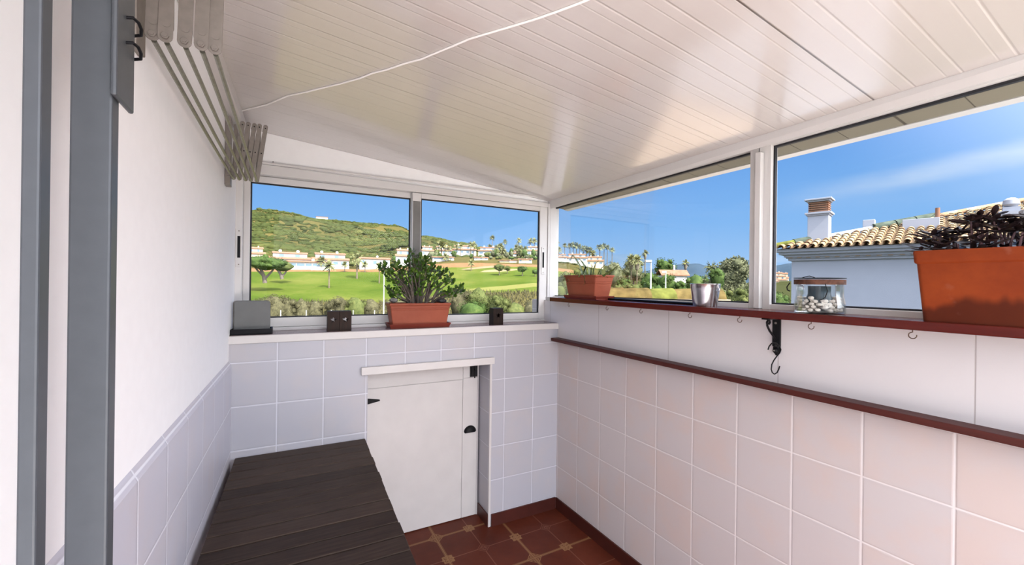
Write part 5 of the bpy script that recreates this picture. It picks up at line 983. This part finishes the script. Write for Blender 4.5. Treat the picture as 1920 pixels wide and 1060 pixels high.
for k in range(nt):
    s_ = MB(); r0 = 0.185; vs = []
    for i, xx in enumerate((k * tl - .03, (k + 1) * tl)):
        rr_ = r0 * (0.92 if i == 0 else 1.02)
        for j in range(13): a = PI * j / 12; vs.append((xx, rr_ * math.cos(a), rr_ * math.sin(a)))
        for j in range(13): a = PI * j / 12; vs.append((xx, (rr_ - .018) * math.cos(a), (rr_ - .018) * math.sin(a)))
    fs = [(j, j + 1, 27 + j - 0, 26 + j) for j in range(12)] + [(13 + j, 39 + j, 40 + j, 14 + j) for j in range(12)] + [(26 + j, 27 + j, 40 + j, 39 + j) for j in range(12)] + [(j, 13 + j, 14 + j, j + 1) for j in range(12)]
    s_.add(vs, fs, True).build('ridge_tile', names[k], ro)
MB().box((-0.1, -0.2, -0.12), (LEN + .05, 0.2, 0.03)).build('mortar_bed', 'mortar', ro)
sl = MB(); sl.prism([(-0.2, -0.05), (0.2, -0.05), (2.6, -0.95), (2.6, -1.0), (-2.0, -0.95), (-2.0, -0.9)], 'x', -0.12, LEN + 0.45); sl.build('slope', 'mortar', ro)
MB().box((-0.1, -1.9, -6), (LEN + .4, 2.5, -0.95)).build('wall', 'render', ro)

# ------------------------------------------------------------------ NEIGHBOURING HOUSE
NB = Vector((13.94, 7.71, 0)); NA = math.radians(-75.0); SL = math.tan(math.radians(15.6)); ZE = 2.684
nh = thing('neighbouring_house', 'white neighbouring house with an old clay tile roof seen through the right window', 'house', tuple(NB), NA)
def nl(q): v = Matrix.Rotation(-NA, 4, 'Z') @ (Vector(q) - NB); return v
LX, RY = 19.0, 7.4
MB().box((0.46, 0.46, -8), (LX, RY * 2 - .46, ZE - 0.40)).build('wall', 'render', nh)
cn = MB()
for k, (o_, z0, z1) in enumerate(((0.08, -0.13, -0.04), (0.16, -0.21, -0.13), (0.28, -0.29, -0.21), (0.33, -0.335, -0.29), (0.38, -0.40, -0.335))): cn.box((o_, o_, ZE + z0), (LX, RY * 2 - o_, ZE + z1))
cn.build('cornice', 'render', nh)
cn = MB()
for k in range(78): x_ = 0.40 + k * 0.24; cn.box((x_, 0.296, ZE - 0.318), (x_ + 0.11, 0.34, ZE - 0.292))
cn.build('cornice_dentils', 'mortar', nh)
MB().add([(0.1, 0.1, ZE - 0.04), (LX, 0.1, ZE - 0.04), (LX, RY, ZE - 0.04 + RY * SL), (RY, RY, ZE - 0.04 + RY * SL), (0.1, RY * 2 - .1, ZE - .04), (LX, RY * 2 - .1, ZE - .04)], [(0, 1, 2, 3), (0, 3, 4), (3, 2, 5, 4), (0, 4, 5, 1)]).build('roof_deck', 'mortar', nh)
rt_ = MB(); pitch = 0.21; course = 0.36; rr_ = 0.082
for i in range(int(LX / pitch)):
    x_ = 0.05 + i * pitch
    for j in range(int(RY / course) + 1):
        y0 = j * course - 0.07
        if y0 > x_ - 0.02 and j > 0: break
        y1 = min(y0 + course + .05, RY); jx = random.uniform(-.006, .006); jz = random.uniform(-.004, .006); vs = []
        for (yy, rq, dz) in ((y0, rr_ * 1.08, 0.030), (y1, rr_ * .88, 0.006)):
            for m_ in range(7): a = PI * m_ / 6; vs.append((x_ + jx + rq * math.cos(a), yy, ZE + yy * SL + dz + jz + rq * math.sin(a) * .95))
            for m_ in range(7): a = PI * m_ / 6; vs.append((x_ + jx + (rq - .014) * math.cos(a), yy, ZE + yy * SL + dz + jz + (rq - .014) * math.sin(a) * .95))
        rt_.add(vs, [(m_, m_ + 1, 15 + m_, 14 + m_) for m_ in range(6)] + [(m_, 7 + m_, 8 + m_, m_ + 1) for m_ in range(6)] + [(7 + m_, 21 + m_, 22 + m_, 8 + m_) for m_ in range(6)], True)
    # channel tile between two covers at the eave
    vs = [(x_ + pitch / 2 + 0.075 * math.cos(PI + PI * m_ / 5), yy, ZE + yy * SL + 0.03 + 0.05 * math.sin(PI + PI * m_ / 5)) for yy in (-0.06, min(x_, RY)) for m_ in range(6)]
    rt_.add(vs, [(m_, m_ + 1, 7 + m_, 6 + m_) for m_ in range(5)], True)
rt_.build('roof_tiles', 'rooftile', nh)
# hip ridge: pale capping low down, dark lichen higher up
def hipp(s_, dz=0.0): return (s_, s_, ZE + s_ * SL + dz)
M['darkridge'] = plain('dark_lichened_ridge', (0.055, 0.07, 0.055), .9, var=.4, scale=5)
for a_, b_, mt, rq in ((0.0, 0.5, 'lichen', .09), (0.5, 1.15, 'darkridge', .11), (1.15, 2.25, 'render', .07), (2.3, 2.75, 'darkridge', .13), (2.78, 3.2, 'darkridge', .13), (3.23, 3.7, 'darkridge', .13), (3.7, 7.4, 'rooftile', .08)): MB().tube([hipp(a_, .06), hipp(b_, .06)], rq, 12).build('hip_cap', mt, nh)
# tall chimney
def roof_at(x, y):
    n_ = Matrix.Rotation(NA, 4, 'Z') @ Vector((0, -SL, 1)); return nl(hit(x, y, NB + Vector((0, 0, ZE)), n_))
q = roof_at(1553, 452); cw, cd = 0.55, 0.50; zb_ = q.z - .2; ztp = nl(at(1545, 374, 13.4)).z
ch = MB().box((q.x - cw, q.y, zb_), (q.x, q.y + cd, ztp - .45)); o_ = .07; ch.box((q.x - cw - o_, q.y - o_, ztp - .50), (q.x + o_, q.y + cd + o_, ztp - .44)).box((q.x - cw - .03, q.y - .03, ztp - .55), (q.x + .03, q.y + cd + .03, ztp - .50)); ch.box((q.x - cw - o_ - .01, q.y - o_ - .01, ztp - .05), (q.x + o_ + .01, q.y + cd + o_ + .01, ztp)).box((q.x - cw - .03, q.y - .03, ztp - .10), (q.x + .03, q.y + cd + .03, ztp - .05))
co_ = ch.build('chimney', 'render', nh, bevel=.008); co_['label'] = 'tall white chimney with a slatted top'
lv = MB()
for k in range(5): z_ = ztp - .42 + k * .066; lv.box((q.x - cw + .01, q.y + .01, z_), (q.x - .01, q.y + cd - .01, z_ + .034))
lv.build('louvres', 'house_roof', co_); MB().box((q.x - cw + .06, q.y + .06, ztp - .44), (q.x - .06, q.y + cd - .06, ztp - .1)).build('flue', 'mortar', co_)
q = roof_at(1640, 431); z_ = nl(at(1636, 413, 13.6)).z
o = MB().box((q.x - .30, q.y, q.z - .3), (q.x, q.y + .3, z_)).build('chimney', 'render', nh, bevel=.01); o['label'] = 'small white square chimney stub'
q = roof_at(1762, 427); z_ = q.z + .31; bw = 0.80
o = MB().box((q.x - bw, q.y, q.z - .4), (q.x, q.y + 1.3, z_)).build('roof_box', 'render', nh, bevel=.01); o['label'] = 'wide white masonry block on the roof'
pc = (q.x - .05, q.y + .5); MB().cyl((pc[0], pc[1], z_), (pc[0], pc[1], z_ + .34), .055, n=12).build('flue_pipe', 'house_roof', nh)
MB().tube([(pc[0] - .22, pc[1], z_), (pc[0], pc[1], z_ + .22), (pc[0] + .22, pc[1], z_)], .006, 5).build('stay_wire', 'iron', nh)
q = roof_at(1912, 410); 
o = MB().box((q.x - .38, q.y, q.z - .3), (q.x + .1, q.y + .45, q.z + .24)).box((q.x - .30, q.y + .08, q.z + .24), (q.x + .02, q.y + .37, q.z + .36)).lathe([(0, .36), (.10, .36), (.17, .44), (.15, .56), (.08, .62), (0, .64)], 16, (q.x - .14, q.y + .22, q.z)).build('chimney', 'render', nh); o['label'] = 'white chimney with a round finial'
# ------------------------------------------------------------------ final tints of the outdoor materials
def scale_mat(m, k):
    kk = k if isinstance(k, tuple) else (k, k, k)
    for nd in m.node_tree.nodes:
        if nd.type == 'VALTORGB':
            for e in nd.color_ramp.elements: e.color = tuple(min(1, e.color[i] * kk[i]) for i in range(3)) + (1,)
        elif nd.type == 'MIX' and nd.data_type == 'RGBA':
            for s_ in (nd.inputs[6], nd.inputs[7]):
                if not s_.is_linked: s_.default_value = tuple(min(1, s_.default_value[i] * kk[i]) for i in range(3)) + (1,)
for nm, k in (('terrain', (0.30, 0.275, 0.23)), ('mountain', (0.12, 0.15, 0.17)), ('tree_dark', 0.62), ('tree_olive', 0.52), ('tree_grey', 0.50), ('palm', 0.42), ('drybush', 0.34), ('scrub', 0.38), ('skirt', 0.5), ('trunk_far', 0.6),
              ('house_white', 0.58), ('house_cream', 0.7), ('house_roof', (0.34, 0.32, 0.30)), ('render', (0.36, 0.39, 0.46)), ('rooftile', (0.42, 0.43, 0.46)), ('mortar', 0.45), ('lichen', 0.36), ('browntile', 0.34), ('pole', 0.7)): scale_mat(M[nm], k)  # render: blue of the shade mixed into its white

for nm in ('terrain', 'mountain', 'tree_dark', 'tree_olive', 'tree_grey', 'palm', 'drybush', 'scrub', 'skirt', 'trunk_far', 'house_white', 'house_cream', 'house_roof', 'render', 'rooftile', 'mortar', 'lichen', 'browntile', 'darkridge', 'bark'):
    M[nm].node_tree.nodes['Principled BSDF'].inputs['Specular IOR Level'].default_value = 0.05
